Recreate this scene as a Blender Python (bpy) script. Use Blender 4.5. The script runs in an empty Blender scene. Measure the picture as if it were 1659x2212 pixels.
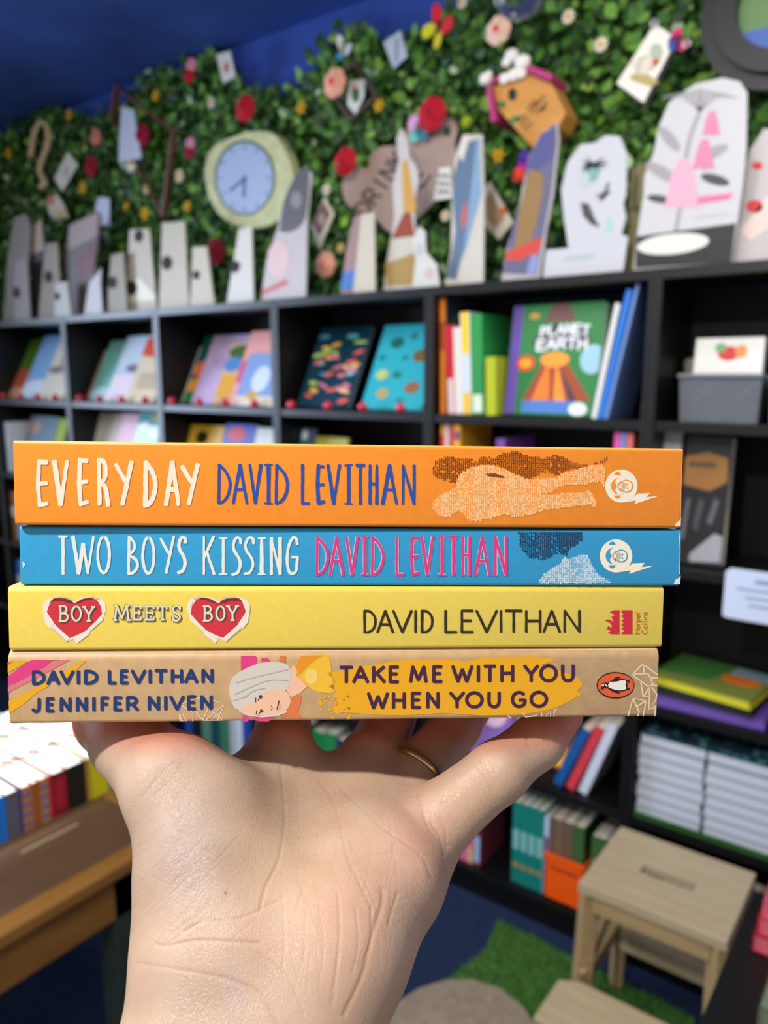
import bpy, bmesh, math, random
import numpy as np
from mathutils import Vector, Matrix

scene = bpy.context.scene
COL = scene.collection
R_ = math.radians

# ---------------------------------------------------------------- camera
F = 1660.0                      # focal length in pixels of the 1659 x 2212 frame
PITCH = R_(10.04)
CAM = Vector((0.0, 0.0, 1.73))
HEADING = R_(36.55)              # the camera is turned to the left of the shelf wall's normal
TURN = Matrix.Rotation(HEADING, 3, 'Z')
RIGHT = TURN @ Vector((1, 0, 0))
UP = TURN @ Vector((0, math.sin(PITCH), math.cos(PITCH)))
FWD = TURN @ Vector((0, math.cos(PITCH), -math.sin(PITCH)))
def tw(x, y, z): return TURN @ Vector((x, y, z))   # from camera-heading axes to room axes
cd = bpy.data.cameras.new('camera')
cam_ob = bpy.data.objects.new('camera', cd)
COL.objects.link(cam_ob)
cam_ob.location = CAM
cam_ob.rotation_euler = (R_(90) - PITCH, 0, HEADING)
cd.sensor_fit = 'HORIZONTAL'
cd.sensor_width = 36.0
cd.lens = 36.0 * F / 1659.0
cd.clip_start = 0.01
cd.clip_end = 50
cd.dof.use_dof = True
cd.dof.focus_distance = 0.228
cd.dof.aperture_fstop = 17.0
scene.camera = cam_ob

# ---------------------------------------------------------------- light and exposure
scene.view_settings.view_transform = 'Standard'
scene.view_settings.look = 'None'
scene.view_settings.gamma = 1.0
scene.view_settings.use_curve_mapping = False
scene.view_settings.exposure = 0.0
world = bpy.data.worlds.new('world')
scene.world = world
world.use_nodes = True
world.node_tree.nodes['Background'].inputs[0].default_value = (1.0, 0.96, 0.90, 1)
world.node_tree.nodes['Background'].inputs[1].default_value = 0.68

def area(name, loc, target, size, power, color=(1, 1, 1), size_y=None):
    l = bpy.data.lights.new(name, 'AREA')
    l.energy = power
    l.color = color
    l.size = size
    if size_y:
        l.shape = 'RECTANGLE'
        l.size_y = size_y
    o = bpy.data.objects.new(name, l)
    COL.objects.link(o)
    loc, target = tw(*loc), tw(*target)
    o.location = loc
    d = target - loc
    o.rotation_euler = d.to_track_quat('-Z', 'Y').to_euler()
    return o

area('ceiling_spot_lamp', (-0.84, -0.50, 2.95), (-0.02, 0.24, 1.62), 0.07, 38, (1.0, 0.95, 0.88))
area('ceiling_panel_lamp', (-0.9, 0.9, 2.97), (-0.9, 1.0, 0), 1.6, 52, (1.0, 0.96, 0.9))
area('ceiling_panel_lamp', (0.85, 1.05, 2.97), (0.95, 1.75, 1.0), 1.2, 22, (1.0, 0.96, 0.9))
edge_lamp = area('blue_edge_light', (-3.9, 3.6, 1.7), (-0.85, 3.15, 1.6), 2.0, 42, (0.62, 0.76, 1.0))  # added blue area lamp for glints on the left bookcase edges, unseen source
edge_lamp.data.spread = R_(62)
def spot(name, loc, target, power, angle, color=(1, .96, .9), blend=.4, radius=.05):
    l = bpy.data.lights.new(name, 'SPOT')
    l.energy = power; l.color = color; l.spot_size = R_(angle); l.spot_blend = blend; l.shadow_soft_size = radius
    o = bpy.data.objects.new(name, l); COL.objects.link(o)
    loc, target = tw(*loc), tw(*target)
    o.location = loc
    o.rotation_euler = (target - loc).to_track_quat('-Z', 'Y').to_euler()
    return o
spot('table_spot_lamp', (-1.25, 2.0, 2.9), (-1.25, 1.95, 0.7), 300, 26)
spot('shelf_spot_lamp', (1.55, 0.75, 2.9), (0.55, 2.35, 2.15), 22, 75)

# ---------------------------------------------------------------- measuring helpers
def ray(px, py):
    return RIGHT * ((px - 829.5) / F) + UP * ((1106 - py) / F) + FWD
def cam_pt(px, py, d):
    return CAM + ray(px, py) * d
def at_z(px, py, z):
    r = ray(px, py)
    return CAM + r * ((z - CAM.z) / r.z)
WR = Vector((1, 0, 0))     # along the shelf wall, to the right
WN = Vector((0, 1, 0))     # into the shelf wall
WP = Vector((-0.652, 2.043, 0))                      # foot of the front edge of one divider
def WF(a, t, z):
    v = WP + WR * a + WN * t
    return Vector((v.x, v.y, z))
def wall_at(px, py, t):
    r = ray(px, py)
    k = ((WP + WN * t - CAM).dot(WN)) / r.dot(WN)
    p = CAM + r * k
    return (p - WP).dot(WR), p.z
def cut_a(px, py, a):                              # where the view of a point meets the plane across the shelf at a
    r = ray(px, py)
    k = ((WP + WR * a - CAM).dot(WR)) / r.dot(WR)
    p = CAM + r * k
    return (p - WP).dot(WN), p.z
def wall_matrix(a, t, z):
    return Matrix.Translation(WF(a, t, z))

# ---------------------------------------------------------------- materials
def lin(c):
    return tuple(((v / 255) / 12.92 if v / 255 <= .04045 else ((v / 255 + .055) / 1.055) ** 2.4) for v in c)
MATS = {}
def mat(rgb, rough=.55, spec=.4, noise=0.0, nscale=40.0, metal=0.0, name=None, bump=0.0, coat=0.0):
    key = (tuple(rgb), rough, spec, noise, nscale, metal, bump, coat)
    if key in MATS: return MATS[key]
    m = bpy.data.materials.new(name or 'surface_%d_%d_%d' % tuple(rgb))
    m.use_nodes = True
    nt = m.node_tree
    b = nt.nodes['Principled BSDF']
    c = lin(rgb)
    b.inputs['Base Color'].default_value = (*c, 1)
    b.inputs['Roughness'].default_value = rough
    b.inputs['Specular IOR Level'].default_value = spec
    b.inputs['Metallic'].default_value = metal
    b.inputs['Coat Weight'].default_value = coat
    b.inputs['Coat Roughness'].default_value = .12
    if noise or bump:
        tc = nt.nodes.new('ShaderNodeTexCoord')
        n = nt.nodes.new('ShaderNodeTexNoise')
        n.inputs['Scale'].default_value = nscale
        n.inputs['Detail'].default_value = 4
        nt.links.new(tc.outputs['Object'], n.inputs['Vector'])
        if noise:
            r = nt.nodes.new('ShaderNodeValToRGB')
            r.color_ramp.elements[0].position = .3
            r.color_ramp.elements[1].position = .7
            r.color_ramp.elements[0].color = (*[v * (1 - noise) for v in c], 1)
            r.color_ramp.elements[1].color = (*[min(1, v * (1 + noise)) for v in c], 1)
            nt.links.new(n.outputs['Fac'], r.inputs['Fac'])
            nt.links.new(r.outputs['Color'], b.inputs['Base Color'])
        if bump:
            bp = nt.nodes.new('ShaderNodeBump')
            bp.inputs['Strength'].default_value = bump
            bp.inputs['Distance'].default_value = .002
            nt.links.new(n.outputs['Fac'], bp.inputs['Height'])
            nt.links.new(bp.outputs['Normal'], b.inputs['Normal'])
    MATS[key] = m
    return m
def wood(rgb, rgb2, scale=6.0, rough=.45, stretch=(1, 12, 12)):
    m = bpy.data.materials.new('wood_%d_%d_%d' % tuple(rgb))
    m.use_nodes = True
    nt = m.node_tree; b = nt.nodes['Principled BSDF']
    tc = nt.nodes.new('ShaderNodeTexCoord'); mp = nt.nodes.new('ShaderNodeMapping')
    mp.inputs['Scale'].default_value = stretch
    n = nt.nodes.new('ShaderNodeTexNoise'); n.inputs['Scale'].default_value = scale; n.inputs['Detail'].default_value = 6
    r = nt.nodes.new('ShaderNodeValToRGB')
    r.color_ramp.elements[0].position = .3; r.color_ramp.elements[1].position = .7
    r.color_ramp.elements[0].color = (*lin(rgb), 1); r.color_ramp.elements[1].color = (*lin(rgb2), 1)
    nt.links.new(tc.outputs['Object'], mp.inputs['Vector']); nt.links.new(mp.outputs['Vector'], n.inputs['Vector'])
    nt.links.new(n.outputs['Fac'], r.inputs['Fac']); nt.links.new(r.outputs['Color'], b.inputs['Base Color'])
    b.inputs['Roughness'].default_value = rough
    return m

# ---------------------------------------------------------------- object helpers
def tag(o, label=None, cat=None, group=None, kind=None):
    if label: o['label'] = label
    if cat: o['category'] = cat
    if group: o['group'] = group
    if kind: o['kind'] = kind
    return o
def thing(name, label, cat, matrix=None, group=None):
    o = bpy.data.objects.new(name, None)
    COL.objects.link(o)
    o.empty_display_size = .02
    if matrix is not None: o.matrix_world = matrix
    return tag(o, label, cat, group)

class MB:
    """collects shapes that become ONE mesh object"""
    def __init__(s): s.v = []; s.f = []; s.m = []; s.mats = []
    def mi(s, m):
        if m not in s.mats: s.mats.append(m)
        return s.mats.index(m)
    def add(s, vs, fs, m):
        o = len(s.v); i = s.mi(m)
        s.v += [tuple(p) for p in vs]
        for f in fs: s.f.append([o + k for k in f]); s.m.append(i)
        return s
    def box(s, x0, x1, y0, y1, z0, z1, m, mx=None):
        vs = [(x, y, z) for x in (x0, x1) for y in (y0, y1) for z in (z0, z1)]
        if mx is not None: vs = [mx @ Vector(p) for p in vs]
        return s.add(vs, [(0, 1, 3, 2), (4, 6, 7, 5), (0, 4, 5, 1), (2, 3, 7, 6), (0, 2, 6, 4), (1, 5, 7, 3)], m)
    def prism(s, poly, y0, y1, m, mside=None):          # outline in x,z pushed through y0..y1
        ar = sum(poly[i][0] * poly[(i + 1) % len(poly)][1] - poly[(i + 1) % len(poly)][0] * poly[i][1] for i in range(len(poly)))
        if ar < 0: poly = poly[::-1]
        n = len(poly)
        s.add([(x, y0, z) for x, z in poly] , [tuple(range(n))], m)
        s.add([(x, y1, z) for x, z in poly], [tuple(range(n))[::-1]], m)
        vs = [(x, y0, z) for x, z in poly] + [(x, y1, z) for x, z in poly]
        return s.add(vs, [(i, i + n, (i + 1) % n + n, (i + 1) % n) for i in range(n)], mside or m)
    def disc(s, cx, cz, rx, rz, y, m, n=18, rot=0, th=.0008):
        ca, sa = math.cos(rot), math.sin(rot)
        p = []
        for i in range(n):
            t = 2 * math.pi * i / n
            x, z = rx * math.cos(t), rz * math.sin(t)
            p.append((cx + x * ca - z * sa, cz + x * sa + z * ca))
        return s.prism(p, y, y + th, m)
    def ball(s, c, r, m, nu=16, nv=10, sc=(1, 1, 1), mx=None):
        vs = []; fs = []
        for j in range(nv + 1):
            a = math.pi * j / nv
            for i in range(nu):
                b = 2 * math.pi * i / nu
                p = Vector((r * sc[0] * math.sin(a) * math.cos(b), r * sc[1] * math.sin(a) * math.sin(b), r * sc[2] * math.cos(a)))
                if mx is not None: p = mx @ p
                vs.append(p + Vector(c))
        for j in range(nv):
            for i in range(nu):
                fs.append((j * nu + i, (j + 1) * nu + i, (j + 1) * nu + (i + 1) % nu, j * nu + (i + 1) % nu))
        return s.add(vs, fs, m)
    def tube(s, path, r, m, n=10, closed=False):
        pts = [Vector(p) for p in path]; k = len(pts)
        vs = []
        for i, p in enumerate(pts):
            d = (pts[(i + 1) % k] - pts[i - 1]) if closed else (pts[min(i + 1, k - 1)] - pts[max(i - 1, 0)])
            d.normalize()
            ref = Vector((0, 1, 0)) if abs(d.y) < .9 else Vector((1, 0, 0))
            u = d.cross(ref).normalized(); w = d.cross(u)
            rr = r[i] if isinstance(r, (list, tuple)) else r
            for j in range(n):
                t = 2 * math.pi * j / n
                vs.append(p + u * (rr * math.cos(t)) + w * (rr * math.sin(t)))
        fs = []
        for i in range(k if closed else k - 1):
            for j in range(n):
                a, b = i * n, ((i + 1) % k) * n
                fs.append((a + j, b + j, b + (j + 1) % n, a + (j + 1) % n))
        if not closed:
            fs.append(tuple(range(n))); fs.append(tuple(range((k - 1) * n, k * n))[::-1])
        return s.add(vs, fs, m)
    def build(s, name, parent=None, smooth=False, bevel=0, matrix=None):
        me = bpy.data.meshes.new(name)
        me.from_pydata(s.v, [], s.f)
        for m in s.mats: me.materials.append(m)
        me.polygons.foreach_set('material_index', s.m)
        if smooth: me.polygons.foreach_set('use_smooth', [True] * len(me.polygons))
        me.update()
        bm = bmesh.new(); bm.from_mesh(me)
        if bevel: bmesh.ops.remove_doubles(bm, verts=bm.verts, dist=1e-6)
        bmesh.ops.recalc_face_normals(bm, faces=bm.faces)
        bm.to_mesh(me); bm.free()
        o = bpy.data.objects.new(name, me)
        COL.objects.link(o)
        if parent is not None: o.parent = parent
        if matrix is not None: o.matrix_world = matrix
        if bevel:
            b = o.modifiers.new('edge', 'BEVEL'); b.width = bevel; b.segments = 2; b.limit_method = 'ANGLE'
        return o
# ================================================================ the room
def struct(o): o['kind'] = 'structure'; return o
def wall_frame_build(mb, name, parent=None, **k): return mb.build(name, parent, matrix=wall_matrix(0, 0, 0) if parent is None else None, **k)
NAVY = mat((34, 46, 74), .95, .1, .25, 60, bump=.4)
fl_ = MB(); fl_.box(-5.5, 2.6, -3, 2.46, -.05, 0, NAVY); struct(fl_.build('floor'))
CEIL = mat((62, 96, 178), .8, .2, .25, 2.2)
ce = MB(); ce.box(-5.5, 2.6, -3, 2.46, 3.06, 3.1, CEIL); struct(ce.build('ceiling'))
WALLBLUE = mat((48, 76, 158), .7, .2, .12, 3)
wb = MB(); wb.box(-5.2, 3.2, .36, .42, 0, 3.06, WALLBLUE); struct(wall_frame_build(wb, 'wall_back'))

wl = MB(); wl.box(-5.42, -5.36, -3, 2.4, 0, 3.06, mat((226, 228, 232), .8, .2)); struct(wl.build('wall_left'))
# ---------------------------------------------------------------- ivy over the wall
top_px = [(-60, 330), (0, 306), (60, 266), (130, 238), (200, 262), (235, 255), (300, 190), (340, 156), (400, 128), (440, 118), (480, 124), (520, 178), (560, 200), (600, 203), (640, 190), (672, 160), (700, 98), (740, 68), (780, 60), (810, 74), (840, 90), (880, 92), (915, 75), (960, 30), (1000, -6), (1100, -60), (1400, -120), (1700, -160)]
TOP = sorted(wall_at(x, y, .33) for x, y in top_px)
def hedge_top(a):
    for (a0, z0), (a1, z1) in zip(TOP[:-1], TOP[1:]):
        if a0 <= a <= a1: return min(3.04, z0 + (z1 - z0) * (a - a0) / (a1 - a0))
    return min(3.04, TOP[0][1] if a < TOP[0][0] else TOP[-1][1])
A0, A1 = TOP[0][0], 1.15
hedge = MB()
NS = 90
edge = [(A0 + (A1 - A0) * i / NS, hedge_top(A0 + (A1 - A0) * i / NS) - .01) for i in range(NS + 1)]
hedge.prism([(A0, 2.004)] + [(A1, 2.004)] + edge[::-1], .335, .355, mat((40, 68, 26), .9, .1))
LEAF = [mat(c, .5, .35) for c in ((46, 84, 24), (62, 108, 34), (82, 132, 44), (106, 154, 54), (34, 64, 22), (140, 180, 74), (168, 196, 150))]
rg = random.Random(77)
for i in range(12500):
    a = rg.uniform(A0, A1); zt = hedge_top(a)
    z = rg.uniform(2.03, zt + .012)
    t = .335 - rg.uniform(0, 1) ** 1.5 * .075
    s = rg.uniform(.014, .027)
    rot = Matrix.Rotation(rg.uniform(0, 6.28), 3, 'Y') @ Matrix.Rotation(rg.uniform(-.7, .7), 3, 'X')
    pts = [(-.1, 0, -1), (-.75, .12, -.35), (-.55, .1, .45), (0, -.12, 1.05), (.55, .1, .45), (.75, .12, -.35), (.1, 0, -1)]
    vs = [rot @ Vector(p) * s + Vector((a, t, z)) for p in pts]
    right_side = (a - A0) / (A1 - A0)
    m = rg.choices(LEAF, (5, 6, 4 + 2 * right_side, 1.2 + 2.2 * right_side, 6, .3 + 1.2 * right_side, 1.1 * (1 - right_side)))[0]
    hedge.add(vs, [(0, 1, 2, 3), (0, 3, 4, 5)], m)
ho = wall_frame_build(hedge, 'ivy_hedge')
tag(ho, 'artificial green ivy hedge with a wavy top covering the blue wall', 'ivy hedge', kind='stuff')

# ---------------------------------------------------------------- the run of black bookcases
BLACK = mat((14, 14, 16), .38, .36, .15, 30)
BLACKIN = mat((10, 10, 11), .6, .25)
KNOB = mat((190, 18, 52), .22, .5, coat=.5)
BW = .68
ROWS = [.10, .485, .86, 1.23, 1.612]
DIV = [BW, 0, -.69, -1.355, -2.03, -2.71, -3.40]
ZT = 2.0
def bookcase(a0, a1, label, shelves, knobs=()):
    b = thing('bookcase', label, 'bookcase', wall_matrix((a0 + a1) / 2, 0, 0), 'black bookcases along the ivy wall')
    h = (a1 - a0) / 2
    for s in (-1, 1):
        x = s * (h - .009); MB().box(x - .0085, x + .0085, 0, .30, 0, ZT, BLACK).build('side_panel', b, bevel=.001)
    MB().box(-h + .018, h - .018, 0, .30, ZT - .028, ZT, BLACK).build('top_panel', b, bevel=.001)
    MB().box(-h + .018, h - .018, .29, .30, 0, ZT - .03, BLACKIN).build('back_panel', b)
    MB().box(-h + .018, h - .018, .02, .04, 0, shelves[0] - .026, BLACK).build('plinth', b)
    for z in shelves:
        MB().box(-h + .018, h - .018, .004, .289, z - .026, z, BLACK).build('shelf', b, bevel=.001)
    for x, z in knobs:
        k = MB(); k.ball((x - (a0 + a1) / 2, .012, z + .016), .0165, KNOB); k.tube([(x - (a0 + a1) / 2, .012, z - .001), (x - (a0 + a1) / 2, .012, z + .006)], .006, KNOB)
        k.build('book_stop_knob', b, smooth=True)
    return b
def knob_row(pxs): return [(wall_at(x, y, .012)[0], 1.612) for x, y in pxs]
bookcase(0, BW, 'black bookcase furthest right, with grey baskets on its top shelf', [.10, .485, .83, 1.23, 1.612])
bookcase(DIV[2], DIV[1], 'black bookcase with a green volcano book facing out on its top shelf', ROWS)
bookcase(DIV[3], DIV[2], 'black bookcase displaying a dark fish book and a teal book above red knobs', ROWS, knob_row([(629, 868), (708, 871), (783, 878), (865, 882)]))
bookcase(DIV[4], DIV[3], 'black bookcase displaying lilac, pink and light blue books on its top shelf', ROWS, knob_row([(371, 862), (430, 865), (486, 868), (549, 872)]))
bookcase(DIV[5], DIV[4], 'black bookcase displaying teal and cream books, second from the left end', ROWS, knob_row([(171, 852), (214, 857), (262, 860), (313, 862)]))
bookcase(DIV[6], DIV[5], 'black bookcase at the far left end displaying green, blue and cream books', ROWS, knob_row([(6, 845), (44, 848), (80, 851), (118, 853)]))

bookcase(-4.09, -3.40, 'black bookcase at the left edge, only a sliver showing beside the green book bay', ROWS)
# ---------------------------------------------------------------- lawn mat on the navy carpet
gz = .006
mat_px = [(1075, 1990), (1130, 2012), (1200, 2050), (1290, 2095), (1400, 2150), (1500, 2200), (1500, 2330), (1150, 2340), (800, 2330), (830, 2250), (900, 2170), (960, 2120), (1010, 2085), (1050, 2050), (1065, 2015)]
pts = [at_z(x, y, gz) for x, y in mat_px]
g = MB(); GRASS = mat((74, 120, 56), .9, .1, .3, 120); GRASS2 = mat((100, 146, 76), .9, .1); GRASS3 = mat((58, 100, 46), .9, .1)
n = len(pts)
g.add([(p.x, p.y, gz) for p in pts] + [(p.x, p.y, 0.0005) for p in pts], [tuple(range(n))] + [(i, (i + 1) % n, (i + 1) % n + n, i + n) for i in range(n)], GRASS)
def in_poly(x, y, poly):
    c = False
    for i in range(len(poly)):
        a, b = poly[i], poly[i - 1]
        if (a.y > y) != (b.y > y) and x < (b.x - a.x) * (y - a.y) / (b.y - a.y) + a.x: c = not c
    return c
x0, x1 = min(p.x for p in pts), max(p.x for p in pts); y0, y1 = min(p.y for p in pts), max(p.y for p in pts)
for i in range(16000):
    x, y = rg.uniform(x0, x1), rg.uniform(y0, y1)
    if not in_poly(x, y, pts): continue
    an = rg.uniform(0, 6.28); l = rg.uniform(.012, .022); w = .0016; c, s = math.cos(an), math.sin(an)
    dx, dy = rg.uniform(-.008, .008), rg.uniform(-.008, .008)
    g.add([(x - c * w, y - s * w, gz), (x + c * w, y + s * w, gz), (x + dx, y + dy, gz + l)], [(0, 1, 2)], rg.choice((GRASS, GRASS2, GRASS3)))
go = g.build('grass_mat')
tag(go, 'bright green artificial grass mat with a curved edge on the navy carpet', 'grass mat', kind='stuff')
pp = [at_z(x, y, .028) for x, y in [(800, 2225), (850, 2175), (905, 2140), (960, 2122), (1020, 2120), (1080, 2140), (1130, 2180), (1160, 2230), (1120, 2300), (900, 2330), (800, 2290)]]
k = MB(); k.add([(p.x, p.y, .036) for p in pp] + [(p.x, p.y, .03) for p in pp], [tuple(range(len(pp)))] + [(i, (i + 1) % len(pp), (i + 1) % len(pp) + len(pp), i + len(pp)) for i in range(len(pp))], mat((142, 130, 114), .95, .1, .15, 40))
tag(k.build('floor_mat'), 'beige floor mat lying over the edge of the green grass mat', 'mat')
# ================================================================ the held stack of paperbacks
YAW, TILT, ROLL = R_(3.8), math.tan(R_(4.5)), R_(0.36)
_ex0 = RIGHT * math.cos(YAW) + FWD * math.sin(YAW)
SX = (_ex0 * math.cos(ROLL) - UP * math.sin(ROLL)).normalized()
_ey = (-RIGHT * math.sin(YAW) + FWD * math.cos(YAW) + UP * TILT)
SY = (_ey - SX * _ey.dot(SX)).normalized()
SZ = SX.cross(SY)
SO = cam_pt(755, 1300, 0.228)
def spine_uv(px, py, off):
    r = ray(px, py); o = SO + SY * off
    p = CAM + r * ((o - CAM).dot(SY) / r.dot(SY)) - o
    return p.dot(SX), p.dot(SZ)

def smooth_line(pts, n=6):
    pts = [Vector((p[0], p[1], 0)) for p in pts]
    if len(pts) < 3: return [(p.x, p.y) for p in pts]
    q = [pts[0] * 2 - pts[1]] + pts + [pts[-1] * 2 - pts[-2]]
    out = []
    for i in range(1, len(q) - 2):
        p0, p1, p2, p3 = q[i - 1:i + 3]
        for k in range(n):
            t = k / n
            out.append(.5 * ((2 * p1) + (p2 - p0) * t + (2 * p0 - 5 * p1 + 4 * p2 - p3) * t * t + (3 * p1 - p0 - 3 * p2 + p3) * t ** 3))
    out.append(pts[-1])
    return [(p.x, p.y) for p in out]
def arc(cx, cy, rx, ry, a0, a1, n=20):
    return [(cx + rx * math.cos(R_(a0 + (a1 - a0) * i / n)), cy + ry * math.sin(R_(a0 + (a1 - a0) * i / n))) for i in range(n + 1)]
S = smooth_line
GLYPH = {   # strokes in a unit box, y upwards; a number is a width factor for that stroke
 'A': [[(0, 0), (.5, 1)], [(.5, 1), (1, 0)], [(.2, .36), (.8, .36)]],
 'B': [[(.04, 0), (.04, 1)], S([(.04, 1), (.6, .97), (.84, .77), (.6, .57), (.04, .52)]), S([(.04, .52), (.7, .5), (1, .26), (.7, .03), (.04, 0)])],
 'D': [[(.05, 0), (.05, 1)], S([(.05, 1), (.5, .97), (.88, .78), (1, .5), (.88, .22), (.5, .03), (.05, 0)])],
 'E': [[(.05, 0), (.05, 1)], [(.05, 1), (1, 1)], [(.05, .53), (.85, .53)], [(.05, 0), (1, 0)]],
 'F': [[(.05, 0), (.05, 1)], [(.05, 1), (1, 1)], [(.05, .5), (.85, .5)]],
 'G': [arc(.52, .5, .5, .5, 48, 325, 24) + [(.97, .42)], [(.97, .46), (.55, .46)]],
 'H': [[(.04, 0), (.04, 1)], [(.96, 0), (.96, 1)], [(.04, .52), (.96, .52)]],
 'I': [[(.5, 0), (.5, 1)]],
 'J': [S([(.85, 1), (.85, .3), (.68, .04), (.35, -.02), (.05, .14)])],
 'K': [[(.05, 0), (.05, 1)], [(.95, 1), (.1, .46)], [(.32, .6), (1, 0)]],
 'L': [[(.05, 1), (.05, 0)], [(.05, 0), (1, 0)]],
 'M': [[(.0, 0), (.14, 1)], [(.14, 1), (.5, .12)], [(.5, .12), (.86, 1)], [(.86, 1), (1, 0)]],
 'N': [[(.04, 0), (.04, 1)], [(.04, 1), (.96, 0)], [(.96, 0), (.96, 1)]],
 'O': [arc(.5, .5, .5, .5, 90, 450, 32)],
 'R': [[(.05, 0), (.05, 1)], S([(.05, 1), (.65, .98), (.92, .73), (.65, .49), (.05, .45)]), [(.5, .46), (1, 0)]],
 'S': [S([(.92, .86), (.6, 1.0), (.2, .93), (.08, .74), (.3, .56), (.7, .45), (.93, .25), (.75, .05), (.4, -.01), (.05, .13)])],
 'T': [[(0, 1), (1, 1)], [(.5, 1), (.5, 0)]],
 'U': [S([(.05, 1), (.05, .36), (.2, .08), (.5, 0), (.8, .08), (.95, .36), (.95, 1)])],
 'V': [[(0, 1), (.5, 0)], [(.5, 0), (1, 1)]],
 'W': [[(0, 1), (.27, 0)], [(.27, 0), (.5, .8)], [(.5, .8), (.73, 0)], [(.73, 0), (1, 1)]],
 'Y': [[(0, 1), (.5, .46)], [(1, 1), (.5, .46)], [(.5, .46), (.5, 0)]],
}
HAND = dict(GLYPH)   # the tall hand-drawn capitals
HAND.update({
 'D': [[(.08, 1), (.02, 0)], S([(.08, 1), (.7, .78), (.98, .52), (.85, .25), (.45, .06), (.02, 0)])],
 'R': [[(.08, 1), (.16, .02)], S([(.1, 1), (.6, .93), (.72, .7), (.5, .54), (.12, .47)]), S([(.3, .5), (.72, .36), (.95, 0)])],
 'Y': [[(0, .95), (.58, .56)], [(1, 1), (.42, 0)]],
 'E': [S([(.2, 1), (.08, .5), (.22, .03)]), [(.15, .97), (.95, .96)], [(.15, .48), (.95, .5)], [(.2, 0), (1, .05)]],
 'I': [[(.5, 0), (.5, 1)], [(.0, .99), (1, 1)], [(0, .01), (1, 0)]],
 'S': [S([(.98, .85), (.9, .97), (.5, 1.0), (.15, .85), (.2, .66), (.75, .45), (.92, .25), (.6, .05), (.02, 0)])],
 'O': [arc(.5, .5, .5, .5, 90, 450, 32)],
 'G': [S([(.95, .82), (.85, .97), (.55, 1), (.2, .78), (.04, .4), (.2, .08), (.5, 0), (.85, .1), (.95, .46)]), [(1, .46), (.5, .46)]],
 'B': [[(.06, 0), (.1, 1)], S([(.1, 1), (.6, .85), (.62, .66), (.12, .52)]), S([(.12, .5), (.8, .38), (.95, .2), (.55, .04), (.06, 0)])],
})
SERIF = dict(GLYPH)
def _ser(base, feet):
    return [list(s) for s in GLYPH[base]] + [[(x - w, y), (x + w, y)] for x, y, w in feet]
SERIF.update({
 'B': _ser('B', [(.0, 0, .12), (.0, 1, .12)]), 'M': _ser('M', [(0, 0, .12), (1, 0, .14), (.08, 1, .12), (.92, 1, .12)]),
 'E': _ser('E', [(0, 0, .14), (0, 1, .14)]) + [[(1, 1), (1, .82)], [(1, 0), (1, .2)], [(.85, .63), (.85, .43)]],
 'T': _ser('T', [(.5, 0, .2)]) + [[(0, 1), (-.02, .8)], [(1, 1), (1.02, .8)]],
 'Y': _ser('Y', [(.5, 0, .18), (0, 1, .16), (1, 1, .16)]), 'S': GLYPH['S'] + [[(.93, .98), (.93, .76)], [(.05, .24), (.05, 0)]],
})
LOWER = {  # for the tiny publisher name
 'H': _ser('H', []), 'C': [arc(.5, .5, .5, .5, 45, 315, 20)],
 'a': [arc(.45, .27, .4, .3, 0, 360, 16), [(.88, .58), (.88, 0)]], 'r': [[(.2, 0), (.2, .58)], S([(.2, .35), (.5, .58), (.9, .55)])],
 'p': [[(.1, -.35), (.1, .58)], arc(.5, .28, .4, .3, 0, 360, 16)], 'e': [[(.1, .3), (.9, .3)], arc(.5, .28, .42, .32, 5, 320, 16)],
 'o': [arc(.5, .28, .42, .3, 0, 360, 16)], 'l': [[(.5, 0), (.5, 1)]], 'i': [[(.5, 0), (.5, .58)], [(.5, .8), (.5, .9)]],
 'n': [[(.12, 0), (.12, .58)], S([(.12, .4), (.5, .6), (.88, .42), (.88, 0)])], 's': [S([(.85, .5), (.4, .6), (.15, .42), (.75, .2), (.6, 0), (.1, .08)])],
}

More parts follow.
